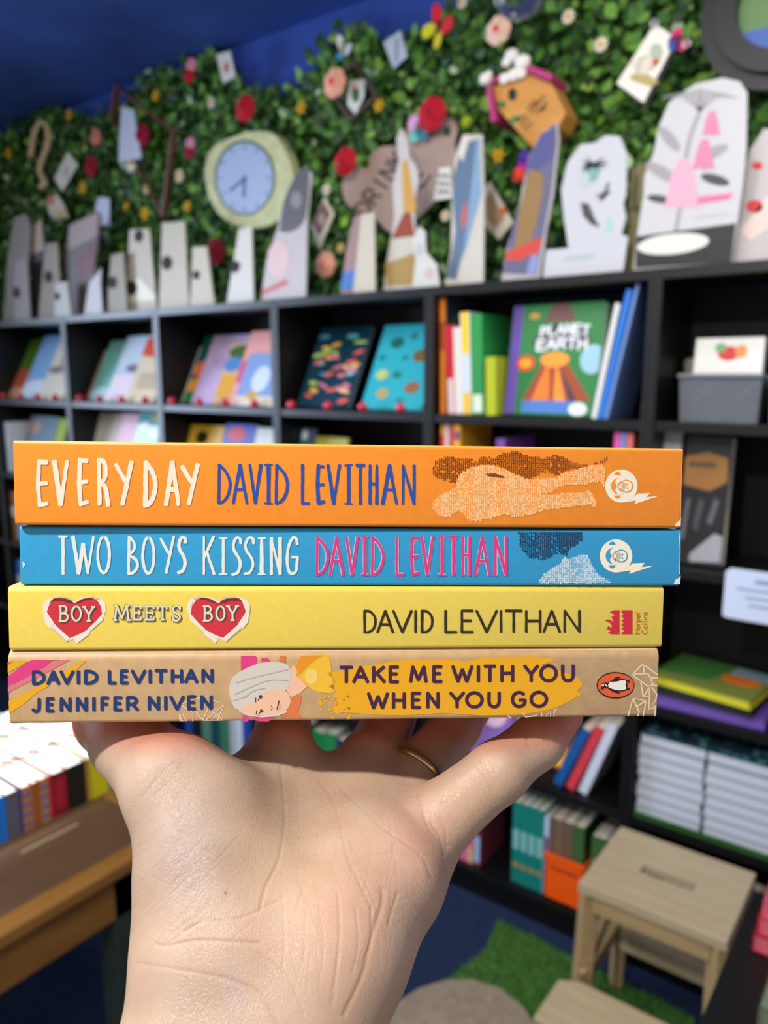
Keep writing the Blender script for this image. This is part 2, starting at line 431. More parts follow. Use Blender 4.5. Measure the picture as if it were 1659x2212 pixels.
class Art:
    """printed marks on one spine, measured on the photograph and laid on the spine itself"""
    LAYER = 0.00003
    def __init__(s, off, front, u0, v0): s.off = off; s.front = front; s.u0 = u0; s.v0 = v0; s.mb = MB(); s.rng = random.Random(3)
    def loc(s, p, layer):
        u, v = spine_uv(p[0], p[1], s.off)
        return (u - s.u0, s.front - 0.00006 - layer * s.LAYER, v - s.v0)
    def poly(s, pts, m, layer=1, smooth=False):
        if smooth: pts = smooth_line(list(pts) + [pts[0]], 4)[:-1]
        s.mb.add([s.loc(p, layer) for p in pts], [tuple(range(len(pts)))], m); return s
    def ell(s, cx, cy, rx, ry, m, layer=1, a0=0, a1=360, n=28, rot=0):
        pts = arc(0, 0, rx, ry, a0, a1, n)
        if a1 - a0 >= 360: pts = pts[:-1]
        c, w = math.cos(R_(rot)), math.sin(R_(rot))
        return s.poly([(cx + x * c - y * w, cy + x * w + y * c) for x, y in pts], m, layer)
    def stroke(s, pts, w, m, layer=2, w2=None, caps=True, rough=0):
        pts = [Vector((p[0], p[1])) for p in pts]
        if rough and len(pts) < 8:
            q = []
            for i in range(len(pts) - 1):
                n = max(1, int((pts[i + 1] - pts[i]).length / 9))
                q += [pts[i].lerp(pts[i + 1], k / n) for k in range(n)]
            pts = q + [pts[-1]]
        k = len(pts); w2 = w if w2 is None else w2
        L, Rr = [], []
        for i, p in enumerate(pts):
            d = pts[min(i + 1, k - 1)] - pts[max(i - 1, 0)]
            if d.length < 1e-6: d = Vector((1, 0))
            d.normalize(); n = Vector((-d.y, d.x))
            ww = (w + (w2 - w) * i / max(1, k - 1)) / 2
            L.append(p + n * (ww + s.rng.uniform(-rough, rough))); Rr.append(p - n * (ww + s.rng.uniform(-rough, rough)))
        if caps and k > 1:
            d0 = (pts[0] - pts[1]).normalized() * w * .32; d1 = (pts[-1] - pts[-2]).normalized() * w2 * .32
            L = [L[0].lerp(pts[0], .35) + d0] + L + [L[-1].lerp(pts[-1], .35) + d1]
            Rr = [Rr[0].lerp(pts[0], .35) + d0] + Rr + [Rr[-1].lerp(pts[-1], .35) + d1]
        vs = [s.loc(p, layer) for p in L] + [s.loc(p, layer) for p in Rr]; n = len(L)
        s.mb.add(vs, [(i, i + 1, i + 1 + n, i + n) for i in range(n - 1)], m); return s
    def text(s, letters, glyphs, w, m, layer=3, rough=0, dx=0, dy=0, jit=0, taper=0):
        base = layer
        for li, (ch, x0, x1, y0, y1) in enumerate(letters):          # y0 top, y1 bottom in the photograph
            for si, st in enumerate(glyphs[ch]):
                layer = base + .11 * si + .012 * (li % 4)
                ww = w * (1 + s.rng.uniform(-jit, jit))
                pts = [(x0 + w * .4 + px * (x1 - x0 - w * .8) + dx, y1 - w * .4 - py * (y1 - y0 - w * .8) + dy) for px, py in st]
                if ch == 'I' and glyphs is HAND and abs(st[0][1] - st[1][1]) < .1: ww = w * .55; pts = [(x0 + dx + px * (x1 - x0), y1 - w * .3 - py * (y1 - y0 - w * .6) + dy) for px, py in st]
                s.stroke(pts, ww * (1 + s.rng.uniform(-taper, taper)), m, layer, w2=ww * (1 + s.rng.uniform(-taper, taper)), rough=rough)
        return s
    def maze(s, outline, ms, cell=5.2, w=3.0, layer=2, fill=.8, holes=(), seed=1):
        """an area filled with tiny upright and level dashes, like a text pattern"""
        rg = random.Random(seed)
        xs = [p[0] for p in outline]; ys = [p[1] for p in outline]
        def inside(x, y, poly):
            c = False
            for i in range(len(poly)):
                (xa, ya), (xb, yb) = poly[i], poly[i - 1]
                if (ya > y) != (yb > y) and x < (xb - xa) * (y - ya) / (yb - ya) + xa: c = not c
            return c
        y = min(ys)
        while y < max(ys):
            x = min(xs)
            while x < max(xs):
                if inside(x, y, outline) and not any(inside(x, y, h) for h in holes) and rg.random() < fill:
                    m = rg.choice(ms); t = rg.random()
                    if t < .62: s.stroke([(x, y - cell * .5), (x, y + cell * rg.choice((.5, .9)))], w, m, layer, caps=False)
                    elif t < .86: s.stroke([(x - cell * .5, y), (x + cell * rg.choice((.4, .8)), y)], w, m, layer, caps=False)
                    else: s.stroke([(x - cell * .4, y - cell * .4), (x + cell * .5, y + cell * .4)], w, m, layer, caps=False)
                x += cell
            y += cell
        return s
    def build(s, name, parent): return s.mb.build(name, parent)

def paperback(label, x0, x1, ytop, ybot, off, rad, cover_m, depth, yaw=0):
    uL, _ = spine_uv(x0, (ytop + ybot) / 2, off); uR, _ = spine_uv(x1, (ytop + ybot) / 2, off)
    xm = (x0 + x1) / 2
    _, vt = spine_uv(xm, ytop, off); _, vb = spine_uv(xm, ybot, off)
    L, T, u0 = uR - uL, vt - vb, (uL + uR) / 2
    M = Matrix((( SX.x, SY.x, SZ.x, 0), (SX.y, SY.y, SZ.y, 0), (SX.z, SY.z, SZ.z, 0), (0, 0, 0, 1)))
    M.translation = SO + SY * off + SX * u0 + SZ * vb
    if yaw: M = M @ Matrix.Translation((L / 2, 0, 0)) @ Matrix.Rotation(R_(-yaw), 4, 'Z') @ Matrix.Translation((-L / 2, 0, 0))
    b = thing('paperback_book', label, 'book', M, 'paperbacks stacked on the hand')
    rb, rt = min(rad, .0012), rad
    def profile(i):             # the folded cover seen from its end: back board, spine, front board
        r1, r2 = max(rb - i, .0002), max(rt - i, .0002)
        z0, z1, y0 = i, T - i, i
        p = [(depth, z0)]
        p += [(y0 + r1 - r1 * math.sin(R_(a)), z0 + r1 - r1 * math.cos(R_(a))) for a in range(0, 91, 18)]
        p += [(y0 + r2 - r2 * math.cos(R_(a)), z1 - r2 + r2 * math.sin(R_(a))) for a in range(0, 91, 15)]
        p += [(depth, z1)]
        return p
    o, n = profile(0), profile(.00035)
    k = len(o); vs, fs = [], []
    cuts = [-L / 2, -L / 2 + .0005, L / 2 - .0005, L / 2]
    for ci, x in enumerate(cuts):
        e = .0002 if ci in (0, 3) else 0
        vs += [(x, y + e, z) for y, z in o] + [(x, y, z) for y, z in n]
    for c in range(3):
        A, B = c * 2 * k, (c + 1) * 2 * k
        for i in range(k - 1):
            fs.append((A + i, A + i + 1, B + i + 1, B + i)); fs.append((A + k + i, B + k + i, B + k + i + 1, A + k + i + 1))
        fs.append((A, B, B + k, A + k)); fs.append((A + k - 1, A + 2 * k - 1, B + 2 * k - 1, B + k - 1))
    for A in (0, 6 * k):
        for i in range(k - 1): fs.append((A + i, A + k + i, A + k + i + 1, A + i + 1))
    cv = MB().add(vs, fs, cover_m).build('cover', b)
    for p in cv.data.polygons:
        if abs(p.normal.x) < .5: p.use_smooth = True
    cv.data.set_sharp_from_angle(angle=R_(40)) if hasattr(cv.data, 'set_sharp_from_angle') else None
    pg = MB(); pg.box(-L / 2 + .0006, L / 2 - .0006, .0012, depth - .0006, .0004, T - .0004, PAGE)
    pg.build('page_block', b)
    return b, lambda: Art(off, 0.0, u0, vb)

PAGE = mat((226, 214, 190), .9, .1, .06, 900)
def cover(rgb, fleck=.04, sc=300, rough=.42): return mat(rgb, rough, .45, fleck, sc, bump=.03)
cream, navy_ink, plum, dark_ink = mat((246, 236, 214), .5), mat((24, 54, 112), .5), mat((66, 28, 66), .5), mat((48, 38, 26), .5)

# ---- orange paperback
ORANGE = cover((250, 146, 36))
b1, art = paperback('orange paperback lettered EVERY DAY, thickest and topmost of the held stack', 30, 1473, 960.5, 1138, -.0009, .0011, ORANGE, .127)
def lay(s, boxes, y0l, y1l, y0r, y1r):
    x_a, x_b = boxes[0][0], boxes[-1][1]
    out = []
    for ch, (x0, x1) in zip(s, boxes):
        t = ((x0 + x1) / 2 - x_a) / (x_b - x_a)
        out.append((ch, x0, x1, y0l + (y0r - y0l) * t, y1l + (y1r - y1l) * t))
    return out
a = art()
a.text([('E', 77, 106, 991, 1096), ('V', 114, 149, 993, 1094), ('E', 166, 193, 988, 1093), ('R', 208, 239, 989, 1095), ('Y', 247, 288, 995, 1093),
        ('D', 310, 340, 995, 1096), ('A', 355, 390, 995, 1094), ('Y', 390, 431, 1000, 1092)], HAND, 9.6, cream, rough=.5, jit=.08, taper=.12).build('title_lettering', b1)
a = art()
BLUE_INK = mat((32, 78, 172), .5)
a.text(lay('DAVIDLEVITHAN', [(469, 500), (501, 536), (537, 566), (572, 588), (593, 624), (650, 670), (682, 702), (706, 736), (745, 761), (768, 789), (796, 817), (824, 859), (867, 898)],
           1001, 1090, 1003, 1091), HAND, 6.6, BLUE_INK, rough=.45, jit=.15, taper=.2).build('author_lettering', b1)
a = art()
c6 = lambda pts: [(900 + x * .3496, 960 + y * .3496) for x, y in pts]
hair = c6([(92, 175), (115, 105), (180, 75), (260, 85), (330, 88), (365, 105), (400, 75), (480, 85), (540, 50), (610, 32), (660, 60), (730, 78), (790, 85), (850, 62), (920, 85), (1000, 122), (1070, 128), (1150, 100), (1180, 70), (1172, 110), (1100, 122),
           (1000, 145), (920, 160), (870, 188), (800, 165), (750, 185), (700, 215), (630, 190), (560, 160), (500, 130), (430, 120), (340, 140), (270, 175), (240, 240), (180, 225), (120, 205)])
body = c6([(90, 370), (150, 310), (240, 270), (260, 190), (330, 140), (440, 122), (540, 150), (620, 190), (700, 218), (800, 208), (860, 205), (900, 180), (1000, 150), (1090, 125), (1150, 122), (1165, 180), (1160, 270), (1130, 225), (1030, 245), (890, 255), (820, 300), (720, 312),
           (850, 310), (1000, 295), (1070, 290), (1110, 345), (1105, 385), (1080, 370), (900, 392), (800, 400), (700, 432), (620, 445), (540, 430), (430, 462), (330, 470), (260, 410), (200, 445), (140, 440), (95, 400)])
peach, peach2, brown_i = mat((255, 208, 150), .5), mat((252, 180, 104), .5), mat((140, 62, 18), .5)
a.maze(hair, [brown_i], 4.3, 2.3, fill=.95, seed=2)
a.poly(body, mat((253, 160, 72), .5), 1)
a.maze(body, [peach, peach, peach2], 4.6, 2.8, fill=.95, seed=5, layer=2)
a.poly(c6([(425, 182), (480, 178), (540, 198), (540, 208), (480, 202), (440, 196)]), brown_i, 4)
a.build('spine_illustration', b1)
def bubble_logo(art, ox, oy, bg, ink):
    """round head with a face and a lightning-bolt tail, as printed"""
    a = art()
    # offsets in pixels from the circle's centre, radius 36 wide
    a.ell(ox, oy, 35, 36, ink, 1)
    a.poly([(ox + p, oy + q) for p, q in [(18, 30), (36, 16), (62, 15), (55, 24), (82, 21), (28, 39), (31, 31), (10, 35)]], ink, 1)
    a.poly([(ox - 8 + x, oy - 24 + y) for x, y in arc(0, 0, 7, 7, 180, 360, 12)], bg, 2)
    a.poly([(ox - 8 + x, oy + 20 + y) for x, y in arc(0, 0, 7, 7, 0, 180, 12)], bg, 2)
    a.ell(ox - 6, oy, 16.5, 17.5, bg, 2)
    a.ell(ox - 6 + 3, oy - 8.5, 10, 9, ink, 3); a.ell(ox - 6 + 3, oy + 8.5, 10, 9, ink, 3); a.ell(ox - 6 + 5, oy, 9, 9, ink, 3)
    a.ell(ox + 11, oy, 14, 14, bg, 4); a.ell(ox + 11, oy, 11.5, 11.5, ink, 5); a.ell(ox + 3, oy, 8, 8, ink, 5)
    a.stroke([(ox - 2, oy - 10), (ox - 2, oy - 5)], 1.8, bg, 6)
    a.stroke([(ox - 5, oy + 8), (ox + 2, oy + 8)], 1.8, bg, 6); a.stroke([(ox - 1.5, oy + 5), (ox - 1.5, oy + 11)], 1.8, bg, 6)
    for d in (-4, 4):
        a.stroke([(ox + 9, oy + d), (ox + 15, oy + d + 1)], 1.6, bg, 6); a.stroke([(ox + 13, oy + d - 2), (ox + 13, oy + d + 3)], 1.6, bg, 6)
    return a
bubble_logo(art, 1342, 1050, ORANGE, cream).build('publisher_logo', b1)
art().poly([(1457, 1137), (1461, 1129), (1467, 1125), (1471, 1118), (1470, 1137)], mat((238, 224, 205), .8), 1).stroke([(1472, 1000), (1471, 1060), (1470, 1120)], 1.2, mat((240, 170, 110), .8), 1).build('corner_wear', b1)

# ---- blue paperback
BLUE = cover((44, 156, 208))
b2, art = paperback('blue paperback lettered TWO BOYS KISSING, directly under the orange one', 37, 1470, 1142.5, 1266, -.0002, .0009, BLUE, .127, .55)
pale = mat((232, 236, 226), .5)
a = art()
a.text([('T', 121, 143, 1158, 1244), ('W', 151, 201, 1158, 1243), ('O', 205, 236, 1158, 1242), ('B', 271, 298, 1158, 1244), ('O', 303, 333, 1160, 1243), ('Y', 342, 376, 1158, 1242), ('S', 380, 402, 1159, 1241),
        ('K', 435, 464, 1158, 1244), ('I', 473, 489, 1161, 1244), ('S', 498, 522, 1160, 1245), ('S', 524, 550, 1160, 1244), ('I', 557, 572, 1161, 1244), ('N', 582, 608, 1161, 1244), ('G', 616, 646, 1160, 1243)],
       HAND, 6.8, pale, rough=.4, jit=.18, taper=.2).build('title_lettering', b2)
a = art()
L2 = lay('DAVIDLEVITHAN', [(681, 711), (710, 744), (746, 775), (781, 795), (801, 831), (854, 874), (886, 906), (909, 938), (947, 963), (970, 990), (997, 1018), (1025, 1060), (1067, 1097)], 1159, 1245, 1158, 1245)
a.text(L2, HAND, 8.2, mat((196, 200, 224), .5), 3, rough=.3)
a.rng = random.Random(3)
a.text(L2, HAND, 5.8, mat((226, 52, 128), .5), 5, rough=.3, jit=.1).build('author_lettering', b2)
a = art()
c7 = lambda pts: [(1100 + x * .2291, 1140 + y * .2291) for x, y in pts]
dark = mat((16, 58, 96), .5); lightb = mat((206, 226, 236), .5); lightb2 = mat((150, 196, 222), .5)
blob = c7([(90, 50), (690, 50), (690, 115), (640, 160), (580, 200), (545, 215), (545, 262), (430, 250), (370, 290), (290, 302), (200, 282), (130, 220), (95, 150)])
a.maze(blob, [dark], 4.0, 2.2, fill=.97, seed=8)
heap = c7([(275, 520), (330, 440), (400, 380), (470, 350), (520, 275), (560, 295), (620, 275), (700, 248), (745, 265), (770, 330), (820, 410), (880, 470), (970, 520)])
a.poly(heap, mat((96, 170, 212), .5), 1)
a.maze(heap, [lightb, lightb, lightb2], 4.4, 3.0, fill=1.0, seed=9, layer=2)
a.build('spine_illustration', b2)
bubble_logo(art, 1331, 1201, BLUE, cream).build('publisher_logo', b2)
art().poly([(1455, 1261), (1459, 1252), (1466, 1248), (1470, 1243), (1469, 1262)], mat((226, 226, 220), .8), 1).poly([(43, 1214), (50, 1221), (44, 1229)], mat((226, 226, 220), .8), 1).stroke([(1467, 1152), (1469, 1185), (1468, 1240)], 1.6, mat((226, 226, 220), .8), 1).build('corner_wear', b2)

# ---- yellow paperback
YELLOW = cover((234, 208, 88), .03, 500, .3)
b3, art = paperback('yellow paperback lettered BOY MEETS BOY with two torn-paper hearts, between blue and brown ones', 18, 1432, 1268, 1402, .0000, .0017, YELLOW, .127)
heart = mat((214, 48, 62), .5); torn = mat((240, 230, 214), .7); torn2 = mat((205, 190, 170), .7); tornd = mat((120, 40, 40), .6); letter = mat((226, 220, 204), .5); lshade = mat((92, 78, 48), .6)
a = art()
def torn_heart(a, ox, oy, mir):
    q = lambda pts: [(ox + (x if not mir else 158 - x) * .2893 / .2893, oy + y) for x, y in pts]
    P = lambda raw: q([(x * .2893, y * .2893) for x, y in raw])
    W = 158
    base = [(45, 130), (60, 95), (100, 80), (150, 62), (235, 70), (275, 102), (330, 72), (410, 62), (480, 75), (515, 120), (510, 175), (495, 230), (420, 300), (375, 345), (300, 412), (270, 380), (240, 395), (150, 330), (95, 300), (55, 250), (48, 190)]
    a.poly(P(base), torn, 1)
    a.poly(P([(76, 170), (90, 115), (120, 80), (200, 72), (250, 90), (278, 115), (320, 92), (390, 70), (450, 92), (478, 140), (485, 195), (420, 270), (375, 312), (300, 352), (245, 372), (190, 330), (115, 250), (85, 210)]), heart, 2)
    a.poly(P([(100, 100), (130, 75), (210, 72), (262, 98), (278, 122), (240, 112), (180, 95)]), tornd, 3)
    a.poly(P([(278, 122), (330, 84), (400, 70), (440, 88), (380, 88), (320, 110)]), tornd, 3)
    for poly, m in [([(50, 185), (75, 180), (130, 262), (95, 302), (60, 255)], torn), ([(105, 290), (128, 268), (245, 372), (228, 398)], torn), ([(120, 300), (228, 398), (222, 402), (112, 308)], torn2),
                    ([(280, 370), (388, 318), (390, 345), (300, 412)], torn), ([(376, 308), (488, 205), (495, 238), (410, 312)], torn), ([(470, 85), (512, 110), (515, 180), (486, 190), (478, 130)], torn), ([(330, 78), (420, 62), (470, 80), (440, 84), (400, 72)], torn2),
                    ([(150, 62), (240, 68), (270, 100), (220, 78), (150, 74)], torn2), ([(44, 140), (95, 85), (105, 95), (80, 160), (75, 180), (48, 185)], torn)]:
        a.poly(P(poly), m, 4)
torn_heart(a, 80, 1270, False)
h2 = art()
ox2 = 405
def shift_heart(h): torn_heart(h, 395, 1270, True)
shift_heart(h2)
ha = a.build('torn_heart', b3); hb = h2.build('torn_heart', b3)
a = art()
T3 = [('B', 129, 149, 1307, 1343), ('O', 154, 177, 1308, 1342), ('Y', 181, 204, 1309, 1342), ('M', 247, 280, 1306, 1341), ('E', 288, 306, 1308, 1340), ('E', 314, 334, 1308, 1340), ('T', 341, 362, 1308, 1340), ('S', 371, 392, 1307, 1342),
      ('B', 440, 460, 1307, 1342), ('O', 466, 487, 1308, 1341), ('Y', 491, 514, 1307, 1341)]
a.text(T3, SERIF, 5.6, lshade, 6, dx=1.6, dy=1.8)
a.text(T3, SERIF, 5.2, lshade, 6, dx=-1.0, dy=-.3)
a.text(T3, SERIF, 4.3, letter, 8).build('title_lettering', b3)
a = art()
a.text(lay('DAVIDLEVITHAN', [(784, 813), (813, 851), (847, 891), (893, 902), (908, 936), (959, 988), (994, 1023), (1027, 1075), (1077, 1087), (1090, 1129), (1133, 1170), (1172, 1211), (1216, 1255)], 1317, 1368, 1317, 1367), GLYPH, 5.6, dark_ink, rough=.3, jit=.1).build('author_lettering', b3)
a = art()
red = mat((206, 34, 60), .5)
a.poly([(1338, 1318), (1338, 1370), (1320, 1370), (1313, 1366), (1319, 1363), (1311, 1358), (1314, 1352), (1322, 1357), (1320, 1347), (1306, 1340), (1315, 1338), (1324, 1343), (1321, 1332), (1328, 1329), (1317, 1322), (1326, 1318)], red, 1)
a.poly([(1342, 1318), (1366, 1318), (1366, 1370), (1342, 1370), (1344, 1366), (1349, 1362), (1342, 1358), (1347, 1354), (1342, 1350), (1347, 1345), (1342, 1341), (1348, 1336), (1342, 1331), (1347, 1327), (1342, 1323)], red, 1)
def tiny(word, xr, ybase0, size, adv):      # the publisher's name, read from below upwards
    y = ybase0
    for ch in word:
        wd = adv * (1.25 if ch in 'HC' else .55 if ch in 'li' else .75 if ch in 'rs' else 1)
        for st in LOWER[ch]: a.stroke([(xr - v * size, y - u * wd * .85) for u, v in st], 1.5, mat((190, 96, 40), .5), 2, caps=False)
        y -= wd
tiny('Harper', 1382, 1369, 11.5, 8.6); tiny('Collins', 1398, 1369, 11.5, 8.6)
a.build('publisher_logo', b3)

# ---- brown paperback
TAN = cover((196, 160, 116), .09, 260, .5)
b4, art = paperback('brown kraft paperback lettered TAKE ME WITH YOU WHEN YOU GO, lowest of the held stack', 18, 1421, 1404.5, 1556.5, -.0005, .0030, TAN, .127)
a = art()
pink, pink2, mustard, orange_p = mat((226, 62, 130), .55), mat((222, 120, 130), .55), mat((236, 172, 24), .55), mat((228, 118, 66), .55)
c1 = lambda pts: [(10 + x * .2893, 1395 + y * .2893) for x, y in pts]
for pts, m, l in [([(25, 225), (110, 165), (200, 105), (370, 105), (280, 170), (150, 245), (25, 300)], pink, 1), ([(25, 130), (60, 112), (180, 112), (120, 150), (24, 200)], mustard, 2), ([(22, 125), (70, 112), (60, 125), (24, 145)], pink, 2),
                  ([(25, 310), (150, 245), (300, 160), (400, 105), (490, 105), (380, 165), (200, 260), (25, 350)], pink2, 1), ([(30, 410), (140, 360), (300, 270), (340, 265), (330, 300), (240, 350), (150, 430), (35, 505)], mustard, 1),
                  ([(420, 215), (540, 130), (600, 105), (610, 115), (540, 175), (440, 260), (400, 230)], mustard, 1)]:
    a.poly(c1(pts), m, l)
a.build('paint_strokes', b4)
a = art()
c3 = lambda pts: [(720 + x * .3376, 1395 + y * .3376) for x, y in pts]
a.poly(c3([(-45, 170), (60, 160), (150, 130), (270, 120), (400, 95), (560, 88), (720, 82), (840, 100), (930, 80), (1100, 70), (1300, 68), (1400, 80), (1420, 95), (1330, 120), (1480, 170), (1560, 200), (1595, 250), (1560, 290), (1590, 310), (1480, 370), (1380, 410), (1200, 440), (950, 445), (700, 430), (450, 445), (250, 440), (140, 430), (60, 425), (20, 440), (-10, 400), (30, 360), (0, 330), (20, 290), (-30, 260), (20, 230)]), mustard, 1)
rg = random.Random(4)
for k in range(26):
    x, y = rg.uniform(690, 760), rg.uniform(1500, 1552); a.ell(x, y, rg.uniform(1.5, 5), rg.uniform(1.5, 4), mustard, 1, n=9)
a.build('paint_patch', b4)
c2 = lambda pts: [(480 + x * .1688, 1395 + y * .1688) for x, y in pts]
a = art()
hairm, hair2, skin_i, skin2, line = mat((212, 206, 196), .6), mat((188, 182, 174), .6), mat((240, 192, 160), .6), mat((228, 172, 144), .6), mat((78, 58, 54), .6)
gold, gold2 = mat((240, 190, 50), .6), mat((232, 150, 30), .6)
for pts, m, l in [([(240, 130), (430, 130), (450, 190), (420, 260), (240, 310)], pink, 1), ([(500, 155), (590, 160), (620, 205), (500, 210)], pink, 1), ([(740, 130), (810, 125), (818, 220), (725, 200)], orange_p, 1),
                  ([(250, 885), (340, 905), (330, 970), (270, 965)], pink, 1), ([(340, 930), (640, 885), (650, 940), (580, 968), (480, 965)], pink, 1), ([(870, 680), (1020, 625), (1000, 760), (960, 850), (1015, 910), (960, 935), (830, 900), (740, 920), (820, 830)], orange_p, 1)]:
    a.poly(c2(pts), m, l)
a.poly(c2([(1010, 130), (1320, 110), (1380, 190), (1400, 360), (1430, 580), (1300, 600), (1180, 570), (1080, 500), (980, 400), (935, 260)]), gold, 1, True)
a.poly(c2([(1010, 130), (1300, 120), (1190, 180), (1080, 280), (985, 380), (935, 260)]), gold2, 2)
a.ell(480 + 1140 * .1688, 1395 + 390 * .1688, 14, 17, mat((240, 208, 110), .6), 2)
a.poly(c2([(860, 300), (930, 240), (960, 390), (1090, 520), (1000, 600), (880, 660), (820, 560)]), skin_i, 2)
a.poly(c2([(100, 470), (150, 380), (300, 290), (480, 220), (640, 205), (800, 225), (865, 290), (870, 420), (820, 560), (700, 560), (560, 600), (400, 720), (220, 800), (180, 810), (130, 740), (90, 600)]), hairm, 3, True)
a.poly(c2([(210, 800), (420, 700), (540, 610), (640, 565), (760, 555), (830, 590), (875, 680), (860, 770), (800, 830), (640, 880), (460, 885), (300, 850)]), skin_i, 4, True)
a.poly(c2([(190, 790), (300, 850), (460, 890), (640, 880), (820, 815), (830, 850), (700, 900), (500, 915), (330, 890), (230, 850)]), hairm, 5)
for pts, w in [([(430, 715), (425, 690), (430, 665)], 2.2), ([(460, 695), (480, 660), (512, 640)], 2.0), ([(440, 865), (436, 845), (445, 825)], 2), ([(470, 865), (495, 840), (530, 830)], 1.8), ([(630, 820), (640, 790), (628, 765)], 1.4), ([(700, 810), (715, 760), (728, 700)], 2.4)]:
    a.stroke(c2(pts), w, line, 6)
a.ell(480 + 492 * .1688, 1395 + 648 * .1688, 3.4, 4, line, 7); a.ell(480 + 500 * .1688, 1395 + 830 * .1688, 3, 3.6, line, 7)
a.poly(c2([(700, 820), (705, 760), (735, 720), (760, 770), (745, 815), (715, 830)]), skin2, 5)
for pts in [[(180, 470), (420, 400), (840, 300)], [(160, 620), (380, 520), (600, 440), (840, 440)], [(280, 665), (400, 575), (545, 540)], [(140, 700), (320, 640)]]:
    a.stroke(c2(smooth_line(pts)), 1.6, hair2, 6)
a.build('portrait_illustration', b4)
a = art()
paleline = mat((232, 210, 178), .6)
c4 = lambda pts: [(1260 + x * .1085, 1395 + y * .1085) for x, y in pts]
for pts in [[(970, 580), (1170, 370), (1230, 395), (1480, 580)], [(1190, 385), (1210, 545)], [(970, 580), (1040, 560), (1290, 555), (1390, 770)], [(970, 580), (1140, 700), (1310, 820)], [(1330, 640), (1470, 640)], [(1140, 700), (1190, 1020), (1310, 990)], [(1190, 1020), (1310, 830), (1330, 780), (1470, 795)],
            [(1320, 820), (1300, 1260), (1440, 1080), (1460, 960), (1360, 830)], [(1300, 1260), (1400, 1240)], [(890, 1390), (985, 1045), (1250, 1090), (1190, 1390)], [(985, 1045), (1110, 1320), (1080, 1390)], [(1250, 1090), (1080, 1195)], [(1400, 1200), (1440, 1200), (1420, 1390)]]:
    a.stroke(c4(pts), 3.2, paleline, 1)
a.build('envelope_sketch', b4); a = art()
for pts in [[(1310, 510), (1320, 560), (1360, 560), (1330, 510), (1305, 515), (1310, 560)], [(1315, 440), (1400, 400), (1480, 385)], [(1315, 440), (1410, 500), (1405, 560)], [(1410, 470), (1480, 555), (1610, 555), (1550, 490), (1550, 420)], [(1480, 555), (1520, 470)], [(1500, 555), (1640, 440), (1555, 405)], [(1560, 480), (1640, 440), (1590, 550)], [(1560, 540), (1590, 510), (1625, 555)]]:
    a.stroke(c1(pts), 2.2, paleline, 1)
a.build('envelope_sketch', b4); a = art()
for pts in [[(1115, 445), (1135, 460)], [(1210, 430), (1230, 455), (1300, 445)], [(1330, 420), (1335, 450)], [(1360, 450), (1385, 420), (1390, 450)], [(1420, 400), (1410, 450)]]:
    a.stroke(c3(pts), 2.4, paleline, 2)
a.build('envelope_sketch', b4); a = art()
for cx in (390, ): 
    for ang in (-60, -30, 0, 30, 60): a.stroke([(10 + cx * .2893, 1395 + 105 * .2893), (10 + cx * .2893 + 24 * math.sin(R_(ang)), 1395 + 105 * .2893 - 5 * math.cos(R_(ang)) )], 1.6, paleline, 3)
a.build('envelope_sketch', b4)
a = art()
a.text(lay('DAVIDLEVITHAN', [(69, 98), (101, 130), (129, 161), (165, 174), (181, 212), (233, 252), (259, 278), (283, 316), (320, 329), (334, 362), (369, 396), (398, 428), (435, 462)], 1448, 1480, 1444.5, 1475.5), GLYPH, 7.2, navy_ink, 4)
a.text(lay('JENNIFERNIVEN', [(68, 90), (99, 118), (129, 155), (164, 190), (198, 208), (217, 236), (245, 265), (272, 300), (319, 346), (353, 363), (366, 399), (404, 424), (432, 460)], 1507, 1539, 1501, 1533), GLYPH, 7.2, navy_ink, 4).build('author_lettering', b4)
a = art()
a.text(lay('TAKEMEWITHYOU', [(733, 763), (761, 797), (803, 833), (839, 862), (884, 923), (933, 956), (975, 1022), (1029, 1037), (1044, 1072), (1080, 1111), (1130, 1164), (1165, 1204), (1211, 1242)], 1438.5, 1476, 1434.5, 1473), GLYPH, 7.4, plum, 4)
a.text(lay('WHENYOUGO', [(793, 840), (846, 877), (887, 910), (920, 950), (970, 1004), (1005, 1044), (1052, 1082), (1103, 1138), (1144, 1183)], 1495, 1532, 1492, 1528), GLYPH, 7.4, plum, 4).build('title_lettering', b4)
a = art()
inkb, white_p = mat((36, 20, 18), .5), mat((238, 234, 226), .5)
a.ell(1260 + 640 * .1085, 1395 + 785 * .1085, 41, 29, mat((46, 16, 12), .5), 1)
a.ell(1260 + 643 * .1085, 1395 + 783 * .1085, 39, 26, mat((226, 92, 52), .5), 2)
a.poly(c4([(345, 790), (365, 745), (430, 725), (480, 735), (560, 690), (650, 620), (750, 618), (690, 660), (800, 655), (870, 690), (910, 670), (925, 740), (870, 725), (880, 800), (870, 850), (915, 830), (920, 880), (870, 880), (800, 905), (680, 905), (750, 935), (680, 950), (570, 910), (480, 845), (400, 850), (345, 890), (362, 830)]), inkb, 3)
a.poly(c4([(490, 770), (530, 720), (650, 710), (760, 685), (830, 690), (850, 720), (838, 780), (850, 840), (800, 875), (680, 880), (560, 850), (500, 820)]), white_p, 4, True)
a.poly(c4([(400, 745), (440, 755), (475, 800), (470, 825), (430, 775)]), white_p, 4); a.ell(1260 + 385 * .1085, 1395 + 785 * .1085, 2.8, 2.3, white_p, 4); a.ell(1260 + 388 * .1085, 1395 + 787 * .1085, 1.1, 1.1, inkb, 5, n=10)
a.build('publisher_logo', b4)
